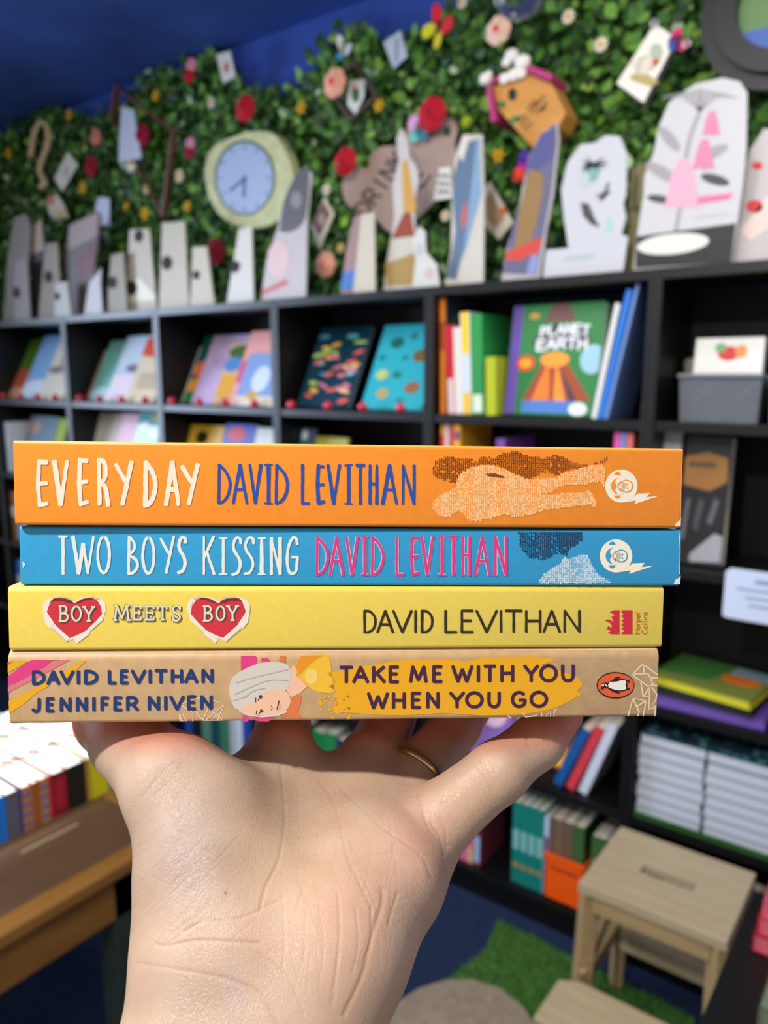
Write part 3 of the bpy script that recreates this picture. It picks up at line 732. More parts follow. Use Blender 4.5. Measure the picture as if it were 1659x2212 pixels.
# ================================================================ the hand that holds the stack
def cc(px, py, d): return np.array([(px - 829.5) / F * d, (1106 - py) / F * d, d], dtype=np.float32)
def cap(P, a, b, ra, rb):
    a, b = np.asarray(a, np.float32), np.asarray(b, np.float32)
    ab = b - a; h = np.clip(((P - a) @ ab) / (ab @ ab), 0, 1)
    return np.linalg.norm(P - a - h[..., None] * ab, axis=-1) - (ra + (rb - ra) * h)
def smin(a, b, k):
    h = np.maximum(k - np.abs(a - b), 0) / k
    return np.minimum(a, b) - h * h * k * .25
def chain(P, pts, k=.0):
    d = None
    for (x0, y0, d0, r0), (x1, y1, d1, r1) in zip(pts[:-1], pts[1:]):
        c = cap(P, cc(x0, y0, d0), cc(x1, y1, d1), r0 / 1000, r1 / 1000)
        d = c if d is None else (smin(d, c, k) if k else np.minimum(d, c))
    return d
HAND_PARTS = dict(
 thumb=[(430, 1775, .2280, 16), (366, 1692, .2300, 13.4), (280, 1602, .2475, 12.0), (232, 1555, .2620, 10.6), (226, 1534, .2760, 9.2)],
 index=[(600, 1672, .2560, 12.6), (606, 1625, .2600, 11.2), (612, 1565, .2730, 9.2), (622, 1500, .2960, 8.2), (634, 1441, .3180, 7.4)],
 middle=[(762, 1708, .2590, 12.6), (795, 1645, .2660, 10.2), (838, 1562, .2850, 9.2), (880, 1495, .3120, 8.2), (918, 1412, .3350, 7.4)],
 ring=[(858, 1742, .2580, 12.6), (892, 1690, .2620, 10.2), (985, 1565, .2800, 8.8), (1040, 1495, .3020, 8), (1085, 1430, .3220, 7.1)],
 pinky=[(888, 1830, .2420, 13), (945, 1772, .2420, 11), (1075, 1668, .2405, 9.2), (1160, 1602, .2500, 8.4), (1216, 1541, .2620, 7)],
)
def hand_sdf(P):
    palm = None
    for pts in ([(480, 2050, .2120, 17), (600, 1678, .2545, 13.4)], [(560, 2050, .2125, 17.5), (760, 1712, .2580, 13.4)],
                [(640, 2060, .2130, 17.5), (858, 1745, .2580, 13)], [(695, 2025, .2155, 16.5), (885, 1835, .2430, 13.5)],
                [(728, 2020, .2130, 16), (838, 1900, .2270, 15)],
                [(445, 2120, .2020, 17.5), (345, 2560, .1780, 20), (80, 3300, .1500, 25)], [(568, 2100, .2060, 19), (425, 2560, .1800, 22), (190, 3300, .1520, 28)], [(728, 2085, .2060, 16), (500, 2560, .1780, 20), (300, 3300, .1500, 25)]):
        c = chain(P, pts)
        palm = c if palm is None else smin(palm, c, .014)
    thenar = chain(P, [(470, 1990, .2115, 18), (446, 1865, .2185, 18.5), (434, 1762, .2265, 16.5), (392, 1705, .2305, 13.5)], .006)
    d = smin(palm, thenar, .015)
    d = smin(d, chain(P, HAND_PARTS['thumb'], .003), .008)
    # the web of skin between thumb and forefinger
    d = smin(d, chain(P, [(395, 1725, .2390, 8), (480, 1692, .2510, 5), (585, 1690, .2570, 9)], .004), .010)
    for f in ('index', 'middle', 'ring', 'pinky'):
        d = smin(d, chain(P, HAND_PARTS[f], .003), .0035)
    return d
def surface_nets(lo, hi, h, fn):
    n = [int(math.ceil((b - a) / h)) + 1 for a, b in zip(lo, hi)]
    ax = [np.float32(lo[i]) + np.arange(n[i], dtype=np.float32) * np.float32(h) for i in range(3)]
    V = np.empty(n, np.float32)
    for i0 in range(0, n[0], 12):
        g = np.stack(np.meshgrid(ax[0][i0:i0 + 12], ax[1], ax[2], indexing='ij'), -1)
        V[i0:i0 + 12] = fn(g)
    neg = V < 0
    corners = [(i, j, k) for i in (0, 1) for j in (0, 1) for k in (0, 1)]
    sl = lambda A, c: A[c[0]:n[0] - 1 + c[0], c[1]:n[1] - 1 + c[1], c[2]:n[2] - 1 + c[2]]
    cnt = sum(sl(neg, c).astype(np.int8) for c in corners)
    cells = np.argwhere((cnt > 0) & (cnt < 8))
    idx = -np.ones([m - 1 for m in n], np.int64)
    idx[tuple(cells.T)] = np.arange(len(cells))
    pos = np.zeros((len(cells), 3)); w = np.zeros(len(cells))
    for a in range(8):
        for b in range(a + 1, 8):
            ca, cb = np.array(corners[a]), np.array(corners[b])
            if abs(ca - cb).sum() != 1: continue
            va = V[tuple((cells + ca).T)]; vb = V[tuple((cells + cb).T)]
            m = (va < 0) != (vb < 0)
            t = np.where(m, va / np.where(m, va - vb, 1), 0)
            p = ca + (cb - ca) * t[:, None]
            pos += np.where(m[:, None], p, 0); w += m
    pos = (cells + pos / w[:, None]) * h + np.array(lo)
    quads = []
    for d in range(3):
        u, v = (d + 1) % 3, (d + 2) % 3
        e = [0, 0, 0]; e[d] = 1
        A = neg[tuple(slice(0, n[i] - e[i]) for i in range(3))]; B = neg[tuple(slice(e[i], n[i]) for i in range(3))]
        for inside in (True, False):
            c = np.argwhere((A != B) & (A == inside))
            c = c[(c[:, u] > 0) & (c[:, v] > 0) & (c[:, u] < n[u] - 1) & (c[:, v] < n[v] - 1)]
            du, dv = np.eye(3, dtype=int)[u], np.eye(3, dtype=int)[v]
            q = np.stack([idx[tuple(x.T)] for x in (c - du - dv, c - dv, c, c - du)], 1)
            quads.append(q if inside else q[:, ::-1])
    return pos, np.concatenate(quads)
hv, hf = surface_nets((-.112, -.232, .110), (.075, -.044, .348), .0012, hand_sdf)

def skin_material():
    m = bpy.data.materials.new('skin'); m.use_nodes = True
    nt = m.node_tree; b = nt.nodes['Principled BSDF']; N = nt.nodes.new; L = nt.links.new
    at = N('ShaderNodeAttribute'); at.attribute_name = 'skin_with_light'
    tc = N('ShaderNodeTexCoord')
    n = N('ShaderNodeTexNoise'); n.inputs['Scale'].default_value = 70; n.inputs['Detail'].default_value = 5
    L(tc.outputs['Object'], n.inputs['Vector'])
    r = N('ShaderNodeValToRGB'); r.color_ramp.elements[0].position = .35; r.color_ramp.elements[1].position = .7
    r.color_ramp.elements[0].color = (.90, .84, .80, 1); r.color_ramp.elements[1].color = (1.0, 1.0, 1.0, 1)
    L(n.outputs['Fac'], r.inputs['Fac'])
    mx = N('ShaderNodeMix'); mx.data_type = 'RGBA'; mx.blend_type = 'MULTIPLY'; mx.inputs['Factor'].default_value = 1
    L(at.outputs['Color'], mx.inputs[6]); L(r.outputs['Color'], mx.inputs[7])
    L(mx.outputs[2], b.inputs['Base Color'])
    b.inputs['Roughness'].default_value = .42
    b.inputs['Specular IOR Level'].default_value = .42
    b.inputs['Subsurface Weight'].default_value = .35
    b.inputs['Subsurface Radius'].default_value = (1.0, .32, .16)
    b.inputs['Subsurface Scale'].default_value = .005
    v = N('ShaderNodeTexVoronoi'); v.inputs['Scale'].default_value = 1500; v.feature = 'DISTANCE_TO_EDGE'
    mp = N('ShaderNodeMapping'); mp.inputs['Rotation'].default_value = (0, 0, R_(40)); mp.inputs['Scale'].default_value = (1.6, .55, 1)
    L(tc.outputs['Object'], mp.inputs['Vector']); L(mp.outputs['Vector'], v.inputs['Vector'])
    bp = N('ShaderNodeBump'); bp.inputs['Strength'].default_value = .4; bp.inputs['Distance'].default_value = .0004
    L(v.outputs['Distance'], bp.inputs['Height']); L(bp.outputs['Normal'], b.inputs['Normal'])
    return m
def make_hand():
    me = bpy.data.meshes.new('person')
    # mesh axes: x right, y up, z towards the viewer
    me.from_pydata([(x, y, -z) for x, y, z in hv], [], [tuple(int(k) for k in f[::-1]) for f in hf])
    tmp = bpy.data.objects.new('person', me); COL.objects.link(tmp)
    sm = tmp.modifiers.new('s', 'SMOOTH'); sm.iterations = 4; sm.factor = .5
    sb = tmp.modifiers.new('d', 'SUBSURF'); sb.levels = 2; sb.render_levels = 2
    dg = bpy.context.evaluated_depsgraph_get()
    fin = bpy.data.meshes.new_from_object(tmp.evaluated_get(dg))
    tmp.modifiers.clear(); tmp.data = fin; bpy.data.meshes.remove(me); fin.name = 'person'
    bm = bmesh.new(); bm.from_mesh(fin); bmesh.ops.recalc_face_normals(bm, faces=bm.faces); bm.to_mesh(fin); bm.free()
    n = len(fin.vertices)
    co = np.empty(n * 3, np.float32); fin.vertices.foreach_get('co', co); co = co.reshape(-1, 3)
    no = np.empty(n * 3, np.float32); fin.vertex_normals.foreach_get('vector', no); no = no.reshape(-1, 3)
    d = -co[:, 2]; px = co[:, 0] / d * F + 829.5; py = 1106 - co[:, 1] / d * F
    front = np.clip(no[:, 2] * 2.2, 0, 1)
    def dist(line):
        line = smooth_line(line, 4) if len(line) > 2 else line
        m = (px > min(p[0] for p in line) - 40) & (px < max(p[0] for p in line) + 40) & (py > min(p[1] for p in line) - 40) & (py < max(p[1] for p in line) + 40)
        full = np.full(n, 1e3, np.float32); qx, qy = px[m], py[m]; best = np.full(len(qx), 1e3, np.float32)
        for (xa, ya), (xb, yb) in zip(line[:-1], line[1:]):
            dx, dy = xb - xa, yb - ya
            t = np.clip(((qx - xa) * dx + (qy - ya) * dy) / (dx * dx + dy * dy + 1e-9), 0, 1)
            best = np.minimum(best, np.hypot(qx - xa - t * dx, qy - ya - t * dy))
        full[m] = best
        return full
    rg = random.Random(12)
    lines = [  # the creases of the palm: line, width in px, depth in mm
     ([(606, 1655), (614, 1767), (605, 1857), (576, 1912), (560, 1965)], 6, .55), ([(736, 1706), (800, 1760), (827, 1785), (906, 1843), (931, 1894)], 6, .45),
     ([(690, 1690), (720, 1740), (754, 1850), (769, 1894), (800, 1960)], 6, .38), ([(760, 1875), (800, 1850), (850, 1842), (900, 1855)], 6, .3),
     ([(903, 1702), (922, 1781), (945, 1815), (968, 1830)], 6, .5), ([(928, 1775), (948, 1810), (958, 1850)], 6, .6), ([(948, 1765), (965, 1800), (963, 1840)], 5, .4),
     ([(606, 1942), (540, 1975), (496, 1987), (440, 1992), (396, 2012)], 6, .35), ([(340, 2038), (364, 2042), (432, 2033), (560, 2036)], 6, .5), ([(300, 2080), (400, 2098), (480, 2108)], 7, .3), ([(480, 2108), (540, 2130), (575, 2165), (600, 2212)], 9, .45),
     ([(732, 1932), (732, 2010), (730, 2079), (721, 2170)], 6, .4), ([(822, 1919), (824, 1960), (808, 2010), (780, 2106), (745, 2190)], 8, .8), ([(858, 1930), (845, 1975), (838, 2000)], 6, .5), ([(770, 1960), (775, 2040), (760, 2100)], 5, .3),
     ([(800, 1960), (803, 2030), (782, 2080)], 5, .4), ([(690, 1950), (700, 2050), (690, 2120)], 5, .2), ([(610, 1930), (612, 2020), (610, 2090)], 4, .2), ([(660, 1960), (655, 2100)], 4, .18), ([(560, 2060), (620, 2110), (660, 2190)], 6, .25),
     ([(1062, 1707), (1040, 1675), (1018, 1645)], 5, .35), ([(1073, 1700), (1050, 1668), (1030, 1640)], 4, .2), ([(1148, 1622), (1142, 1605), (1130, 1588)], 4, .3), ([(995, 1795), (975, 1760), (960, 1735)], 4, .25), ([(985, 1690), (1000, 1720), (1012, 1750)], 4, .12),
     ([(384, 1644), (350, 1672), (305, 1724)], 5, .4), ([(395, 1652), (365, 1690), (330, 1722)], 4, .25), ([(414, 1690), (360, 1750), (326, 1790)], 4, .2), ([(690, 1760), (680, 1860), (640, 1960)], 4, .2), ([(640, 1700), (650, 1800), (640, 1900)], 4, .15)]
    lines = [([(x + rg.uniform(-3, 3), y + rg.uniform(-3, 3)) for x, y in ln], w * .62, d_ * .3) for ln, w, d_ in lines]
    for k in range(48):     # the fine lines across the ball of the thumb
        x, y = rg.uniform(330, 470), rg.uniform(1700, 1980); l = rg.uniform(60, 150); an = R_(rg.uniform(128, 150))
        lines.append(([(x, y), (x + l * .5 * math.cos(an) + rg.uniform(-4, 4), y + l * .5 * math.sin(an)), (x + l * math.cos(an), y + l * math.sin(an))], rg.uniform(2.0, 2.8), rg.uniform(.02, .06)))
    for k in range(30):     # cross-hatching lower on the ball of the thumb
        x, y = rg.uniform(300, 520), rg.uniform(1860, 2040); l = rg.uniform(40, 90); an = R_(rg.choice((rg.uniform(15, 40), rg.uniform(-60, -30))))
        lines.append(([(x, y), (x + l * math.cos(an), y + l * math.sin(an))], rg.uniform(2.0, 2.6), rg.uniform(.02, .06)))
    for k in range(34):
        x, y = rg.uniform(620, 860), rg.uniform(1760, 2080); l = rg.uniform(60, 130); an = R_(rg.uniform(60, 110))
        lines.append(([(x, y), (x + l * math.cos(an), y + l * math.sin(an))], rg.uniform(2.2, 3.2), rg.uniform(.02, .06)))
    crease = np.zeros(n, np.float32)
    disp = np.zeros(n, np.float32)
    for ln, w, dep in lines:
        g = np.exp(-(dist(ln) / w) ** 2) * front
        disp += g * dep * .001
        crease = np.maximum(crease, g * min(1, dep * 2.2))
    # low soft pads
    for x, y, r, hgt in [(690, 1660, 55, .8), (800, 1700, 50, .8), (880, 1740, 45, .7), (400, 1850, 110, .6), (930, 1880, 60, .6)]:
        disp -= np.exp(-((px - x) ** 2 + (py - y) ** 2) / r ** 2) * front * hgt * .001
    co -= no * disp[:, None]
    fin.vertices.foreach_set('co', co.reshape(-1))
    # skin colours: greyer thumb ball, pink pads, bluish veins; some tints stand for light
    base = np.array(lin((196, 169, 146)), np.float32); c = np.tile(base, (n, 1))
    def tint(rgb, mask): 
        nonlocal c
        c = c * (1 - mask[:, None]) + np.array(lin(rgb), np.float32) * mask[:, None]
    blob = lambda x, y, rx, ry: np.exp(-(((px - x) / rx) ** 2 + ((py - y) / ry) ** 2))
    tint((164, 148, 138), .9 * blob(390, 1830, 130, 190)); tint((172, 150, 134), .85 * blob(380, 2160, 200, 90))  # ball of thumb and wrist darkened in colour to temper the lamp there
    tint((206, 162, 142), .75 * blob(905, 1830, 75, 110)); tint((204, 168, 144), .6 * blob(760, 1980, 130, 150)); tint((206, 174, 148), .5 * blob(1010, 1760, 70, 60))
    tint((204, 178, 146), .6 * blob(600, 1800, 80, 140))
    tint((206, 118, 92), .8 * np.clip((1640 - py) / 60, 0, 1)); tint((172, 158, 160), .55 * blob(508, 2150, 22, 60)); tint((178, 158, 160), .4 * blob(400, 1862, 40, 16)); tint((190, 160, 150), .3 * np.exp(-(dist([(470, 2040), (510, 2110), (505, 2200)]) / 12) ** 2))  # red on the fingers stands in for bounced light under the books
    tint((176, 118, 92), .5 * crease)  # creases coloured darker to stand for the shade of deeper grooves
    tint((110, 70, 55), blob(487, 1930, 3.2, 3.2))
    ca = fin.color_attributes.new('skin_with_light', 'FLOAT_COLOR', 'POINT')
    ca.data.foreach_set('color', np.concatenate([c, np.ones((n, 1), np.float32)], 1).reshape(-1).astype(np.float32))
    fin.materials.clear(); fin.materials.append(skin_material())
    fin.polygons.foreach_set('use_smooth', [True] * len(fin.polygons))
    fin.update()
    tmp.matrix_world = Matrix.Translation(CAM) @ Matrix.Rotation(HEADING, 4, 'Z') @ Matrix.Rotation(R_(90) - PITCH, 4, 'X')
    tag(tmp, "left hand and wrist, palm towards us, balancing four paperbacks on its fingertips", 'person')
    return tmp
hand = make_hand()
# gold band on the ring finger
p0, p1 = Vector(cc(890, 1692, .2620)), Vector(cc(985, 1565, .2800))
fl = lambda v: Vector((v.x, v.y, -v.z))
p0, p1 = fl(p0), fl(p1)
ax = (p1 - p0).normalized(); ctr = p0.lerp(p1, .13)
qd = ax.to_track_quat('Z', 'Y').to_matrix().to_4x4()
rb = MB(); gold_m = mat((206, 184, 140), .2, .5, metal=1.0)
NU = 48; vs = []; fs = []
prof = [(-.0013, .0), (-.0009, .0008), (0, .0011), (.0009, .0008), (.0013, 0), (.0009, -.0004), (-.0009, -.0004)]
for i in range(NU):
    t = 2 * math.pi * i / NU
    for zz, rr in prof: vs.append(((.0112 + rr) * math.cos(t), (.0112 + rr) * math.sin(t), zz))
k = len(prof)
for i in range(NU):
    for j in range(k): fs.append((i * k + j, ((i + 1) % NU) * k + j, ((i + 1) % NU) * k + (j + 1) % k, i * k + (j + 1) % k))
rb.add([qd @ Vector(v) + ctr for v in vs], fs, gold_m)
fr = rb.build('finger_ring', hand, smooth=True)
fr['label'] = 'thin gold ring on the ring finger'
# ================================================================ books and other things on the shelves
def shelf_book(label, M, w, h, T, rgb, art=None, spine=None, group=None, pages=(232, 224, 208), rough=.35, name='book', back=None):
    """closed book standing up: front cover towards -y, spine at x = 0"""
    b = thing(name, label, 'book', M, group)
    cm = mat(rgb, rough, .4)
    c = .0018
    cv = MB()
    cv.box(0, w, 0, c, 0, h, cm); cv.box(0, w, T - c, T, 0, h, cm if back is None else mat(back, rough, .4)); cv.box(-.0004, c, 0, T, 0, h, cm)
    if spine:
        for z0, z1, col in spine: cv.box(-.0012, -.0005, T * .12, T * .88, h * z0, h * z1, mat(col, .4))
    cv.build('cover', b)
    MB().box(c, w - .003, c, T - c, .003, h - .003, mat(pages, .85, .1)).build('page_block', b)
    if art:
        ab = MB()
        for i, it in enumerate(art):
            y = -.0012 - .00002 * i
            m = mat(it[1], .4)
            if it[0] == 'e': ab.disc(it[2] * w, it[3] * h, it[4] * w, it[5] * h, y, m, 14, it[6] if len(it) > 6 else 0, th=.001)
            elif it[0] == 'r': ab.prism([(it[2] * w, it[3] * h), (it[4] * w, it[3] * h), (it[4] * w, it[5] * h), (it[2] * w, it[5] * h)], y, y + .001, m)
            elif it[0] == 'p': ab.prism([(u * w, v * h) for u, v in it[2]], y, y + .001, m)
        ab.v = [(min(max(p[0], .001), w - .001), p[1], min(max(p[2], .001), h - .001)) for p in ab.v]
        ab.build('cover_art', b)
    return b
LIMS = [(.02, .66), (-.67, -.02), (-1.335, -.71), (-2.01, -1.375), (-2.69, -2.05), (-3.38, -2.73)]
def clamp(a0, a1):
    m = (a0 + a1) / 2
    for lo, hi in LIMS:
        if lo - .03 <= m <= hi + .03: return max(a0, lo), min(a1, hi)
    return a0, a1
SH = 1.612
def facing(label, bl, br, tl, T, rgb, art=None, t0=.045, zs=SH, lean=None, **k):
    """a book facing out and leaning back: lower corners and upper left corner as seen, standing on the shelf at zs"""
    a0, _ = wall_at(*bl, t0); a1, _ = wall_at(*br, t0)
    t, z = cut_a(*tl, a0)
    if lean is None: lean = R_(9) if a0 > -.7 else R_(27)
    a0, a1 = clamp(a0, a1)
    h = (z - zs - .001 - T * math.sin(lean)) / math.cos(lean)
    M = wall_matrix(a0, t0, zs + .001 + T * math.sin(lean)) @ Matrix.Rotation(-lean, 4, 'X')
    return shelf_book(label, M, a1 - a0, h, T, rgb, art, **k)
def facing_az(label, a0, w, h, lean, T, rgb, art=None, t0=.05, zs=1.23, yaw=0, **k):
    M = wall_matrix(a0, t0, zs + .001 + T * math.sin(R_(lean))) @ Matrix.Rotation(R_(yaw), 4, 'Z') @ Matrix.Rotation(-R_(lean), 4, 'X')
    return shelf_book(label, M, w, h, T, rgb, art, **k)
def spined(label, a, zs, T, h, w, rgb, lean=0, t0=.03, spine=None, **k):
    """a book with its spine outwards; a is the left edge of the spine at the bottom"""
    M = wall_matrix(a, t0, zs + .001 + (T * math.sin(R_(abs(lean))) if lean > 0 else 0)) @ Matrix.Rotation(R_(lean), 4, 'Y') @ Matrix.Translation((T, 0, 0)) @ Matrix.Rotation(R_(90), 4, 'Z')
    return shelf_book(label, M, w, h, T, rgb, k.pop('art', None), spine, **k)
rg = random.Random(21)
G_TOP = 'picture books facing out on the top shelves'
G_MID = 'books on the second shelves just above the held stack'
G_LOW = 'books on the lower shelves behind the hand'
fish = []
for i in range(34):
    fish.append(('e', rg.choice([(222, 170, 60), (214, 92, 74), (92, 178, 170), (226, 196, 120), (196, 110, 130), (70, 140, 170), (150, 190, 90)]), rg.uniform(.1, .9), rg.uniform(.06, .88), rg.uniform(.07, .13), rg.uniform(.018, .032), rg.uniform(-.4, .3)))
facing('dark navy picture book covered in coloured fish, leaning beside the teal book', (640, 866), (752, 874), (690, 708), .016, (14, 52, 70), fish, group=G_TOP, pages=(130, 134, 140))
blobs = []
for x, y, r, c in [(.75, .62, .13, (112, 88, 40)), (.3, .78, .11, (22, 92, 88)), (.55, .85, .06, (40, 110, 110)), (.75, .25, .12, (140, 96, 70)), (.2, .4, .1, (180, 190, 110)), (.45, .4, .07, (30, 110, 100)), (.3, .18, .1, (176, 150, 90)), (.5, .6, .05, (30, 120, 120)), (.12, .6, .06, (34, 120, 120)), (.62, .1, .05, (30, 120, 120))]:
    blobs.append(('e', c, x, y, r, r * .6))
facing('teal picture book with brown and green blots, leaning right of the dark fish book', (778, 876), (910, 885), (832, 703), .016, (46, 162, 178), blobs, group=G_TOP)
# green volcano book
vol = [('r', (96, 72, 160), 0, 0, .12, 1), ('p', (40, 120, 60), [(.12, 0), (1, 0), (1, 1), (.12, 1)]), ('r', (74, 118, 190), .2, .02, .8, .13), ('p', (150, 70, 40), [(.2, .13), (.42, .52), (.62, .52), (.95, .13)]),
       ('p', (226, 120, 40), [(.3, .13), (.46, .5), (.5, .14)]), ('p', (236, 140, 50), [(.55, .13), (.54, .5), (.68, .13)]), ('p', (70, 50, 60), [(.72, .13), (.6, .42), (.8, .13)]), ('e', (240, 150, 50), .52, .5, .16, .07), ('e', (214, 60, 40), .2, .47, .11, .075), ('e', (244, 170, 40), .2, .47, .07, .045),
       ('e', (150, 190, 210), .92, .5, .13, .13), ('p', (60, 60, 72), [(.24, .64), (.34, .78), (.55, .83), (.8, .78), (.9, .66), (.7, .6), (.45, .6)]), ('p', (110, 70, 70), [(.36, .84), (.44, 1), (.62, 1), (.72, .84)]), ('e', (190, 150, 60), .25, .9, .06, .03), ('e', (220, 226, 232), .82, .06, .1, .06)]
wht = (226, 230, 232)
def flat_word(word, x0, x1, y0, y1, w, col, arch=0):
    n = len(word); step = (x1 - x0) / n
    for i, ch in enumerate(word):
        lift = arch * (1 - ((i + .5 - n / 2) / (n / 2)) ** 2)
        for st in GLYPH[ch]:
            pts = [(x0 + (i + .1 + .76 * u) * step, y0 + lift + v * (y1 - y0)) for u, v in st]
            for (ua, va), (ub, vb) in zip(pts[:-1], pts[1:]):
                dx, dy = ub - ua, vb - va; L = math.hypot(dx, dy) or 1; nx, ny = -dy / L * w, dx / L * w * .8
                ex, ey = dx / L * w * .5, dy / L * w * .5
                vol.append(('p', col, [(ua + nx - ex, va + ny - ey), (ub + nx + ex, vb + ny + ey), (ub - nx + ex, vb - ny + ey), (ua - nx - ex, va - ny - ey)]))
GLYPH['P'] = [[(.05, 0), (.05, 1)], smooth_line([(.05, 1), (.65, .98), (.92, .73), (.65, .49), (.05, .45)])]
flat_word('PLANET', .33, .87, .70, .785, .013, wht, .03)
flat_word('EARTH', .30, .86, .58, .67, .014, wht, .02)
facing('green book with an erupting orange volcano and purple edge, facing out', (1088, 890), (1284, 894), (1113, 662), .03, (52, 150, 70), vol, group=G_TOP, rough=.2)
# spine-out books at the left of that shelf
def sp(label, x0, x1, ytop, rgb, lean=-3, zs=SH, yb=892, w=.2, spine=None, t0=.03, group='spine-out books beside the green volcano book', **k):
    a0, _ = wall_at(x0, yb, t0); a1, _ = wall_at(x1, yb, t0)
    if -.9 < a0 < -.5:
        d_ = max(0, -.662 - a0); a0 += d_; a1 += d_
    _, z = wall_at(x0, ytop, t0)
    z = min(z, 1.966 if zs > 1.5 else 1.58 if zs > 1.2 else z)
    return spined(label, a0, zs, max(.004, a1 - a0 - .0006), (z - zs) / math.cos(R_(lean)), w, rgb, lean, t0, spine, group=group, **k)
sp('thin orange spined book at the left end of the volcano shelf', 941, 952, 637, (206, 120, 34), -1.2, spine=[(.55, .8, (150, 60, 30))], art=[('r', (36, 48, 66), .02, .0, 1, 1), ('e', (70, 90, 60), .5, .8, .3, .1)])
sp('red and white spined book between the orange and yellow ones', 967, 984, 704, (200, 36, 60), -3, spine=[(.0, .4, (220, 200, 200))])
sp('white spined book leaning against the yellow one', 984, 1000, 708, (214, 210, 204), -3)
sp('yellow and white spined book with a bright yellow head', 1000, 1020, 676, (196, 204, 214), -3, spine=[(.6, 1, (236, 190, 30)), (0, .22, (226, 180, 40))])
sp('tall green book with its cover half seen, right of the yellow one', 1020, 1046, 680, (44, 140, 70), -3, w=.23, spine=[(.02, .2, (210, 220, 200))])
sp('small lime green book standing against the tall green book', 1050, 1072, 772, (170, 180, 30), -2, w=.13, t0=.012)
# right end, leaning right
sp('white book leaning right at the right end of the volcano shelf', 1278, 1289, 660, (214, 214, 214), 9.5, w=.2, group='books leaning beside the divider')
sp('blue book leaning right, between the white one and the pale blue one', 1291, 1304, 632, (40, 116, 206), 10.5, w=.2, group='books leaning beside the divider')
sp('pale blue thin book leaning right, nearest the divider', 1306, 1313, 620, (110, 140, 200), 11, w=.2, group='books leaning beside the divider')
# third bookcase
TP = dict(group=G_TOP)
facing('white picture book leaning at the left of the lilac display', (359, 852), (415, 857), (400, 750), .008, (196, 194, 184), [('e', (60, 130, 60), .7, .2, .25, .2)], 0.094, **TP)
facing('dark green picture book with an orange splash, behind the lilac one', (392, 857), (470, 861), (441, 726), .008, (20, 84, 76), [('e', (220, 110, 70), .3, .5, .3, .12), ('e', (214, 150, 50), .25, .25, .3, .12), ('e', (50, 120, 70), .2, .08, .3, .1)], 0.081, **TP)
facing('plain lilac picture book in the middle of the third bookcase', (411, 860), (500, 864), (475, 726), .008, (188, 168, 206), [('e', (170, 150, 190), .5, .6, .3, .1)], 0.068, **TP)
facing('picture book with yellow, blue and dark green patches, right of the lilac one', (456, 860), (545, 865), (505, 742), .008, (204, 176, 140), [('e', (70, 100, 50), .35, .85, .35, .12), ('e', (80, 130, 190), .2, .65, .25, .12), ('e', (214, 160, 60), .2, .3, .3, .2), ('e', (60, 120, 80), .6, .2, .2, .1)], 0.055, **TP)
facing('pink picture book standing behind the light blue one', (490, 861), (590, 868), (540, 716), .008, (222, 160, 156), [('e', (206, 90, 130), .12, .45, .25, .16)], 0.042, **TP)
facing('light blue picture book with a white shape, lowest of the third bookcase display', (502, 864), (588, 869), (542, 763), .008, (128, 156, 206), [('e', (200, 214, 236), .5, .5, .22, .25), ('r', (214, 204, 190), 0, 0, 1, .18), ('e', (190, 160, 80), .4, .2, .15, .08)], 0.029, **TP)
# fourth bookcase
facing('grey picture book with a red spot, left of the teal ones', (164, 842), (232, 849), (209, 757), .008, (150, 136, 124), [('e', (170, 30, 50), .55, .5, .2, .14), ('e', (190, 120, 90), .2, .12, .3, .12)], 0.081, **TP)
facing('pale teal picture book in the second bookcase from the left end', (190, 849), (280, 855), (256, 737), .008, (120, 186, 174), [('e', (170, 210, 220), .3, .12, .4, .1)], 0.066, **TP)
facing('white and sky blue picture book beside the cream one', (224, 853), (310, 858), (286, 727), .008, (190, 206, 226), [('r', (226, 214, 226), 0, 0, 1, .4), ('e', (120, 110, 120), .45, .5, .2, .06)], 0.051, **TP)
facing('cream picture book with a red top band, second bookcase from the left end', (268, 857), (331, 862), (299, 729), .008, (216, 204, 178), [('p', (206, 80, 62), [(0, .72), (1, .66), (1, 1), (0, 1)]), ('r', (190, 174, 150), .2, .2, .9, .45)], 0.034, **TP)
# fifth bookcase
facing('green picture book with a red corner, far left bookcase', (4, 844), (64, 849), (56, 733), .008, (84, 132, 44), [('e', (206, 96, 70), .25, .3, .3, .2), ('e', (214, 170, 140), .2, .08, .5, .1)], 0.066, **TP)
facing('sky blue picture book with a pale top, far left bookcase', (41, 849), (108, 853), (92, 726), .008, (130, 176, 224), [('e', (210, 224, 240), .4, .15, .5, .15)], 0.050, **TP)
facing('cream picture book with faint drawings, far left bookcase', (80, 852), (138, 857), (108, 722), .008, (216, 210, 196), [('e', (190, 160, 130), .6, .6, .3, .2), ('e', (130, 120, 130), .3, .45, .3, .06)], 0.034, **TP)

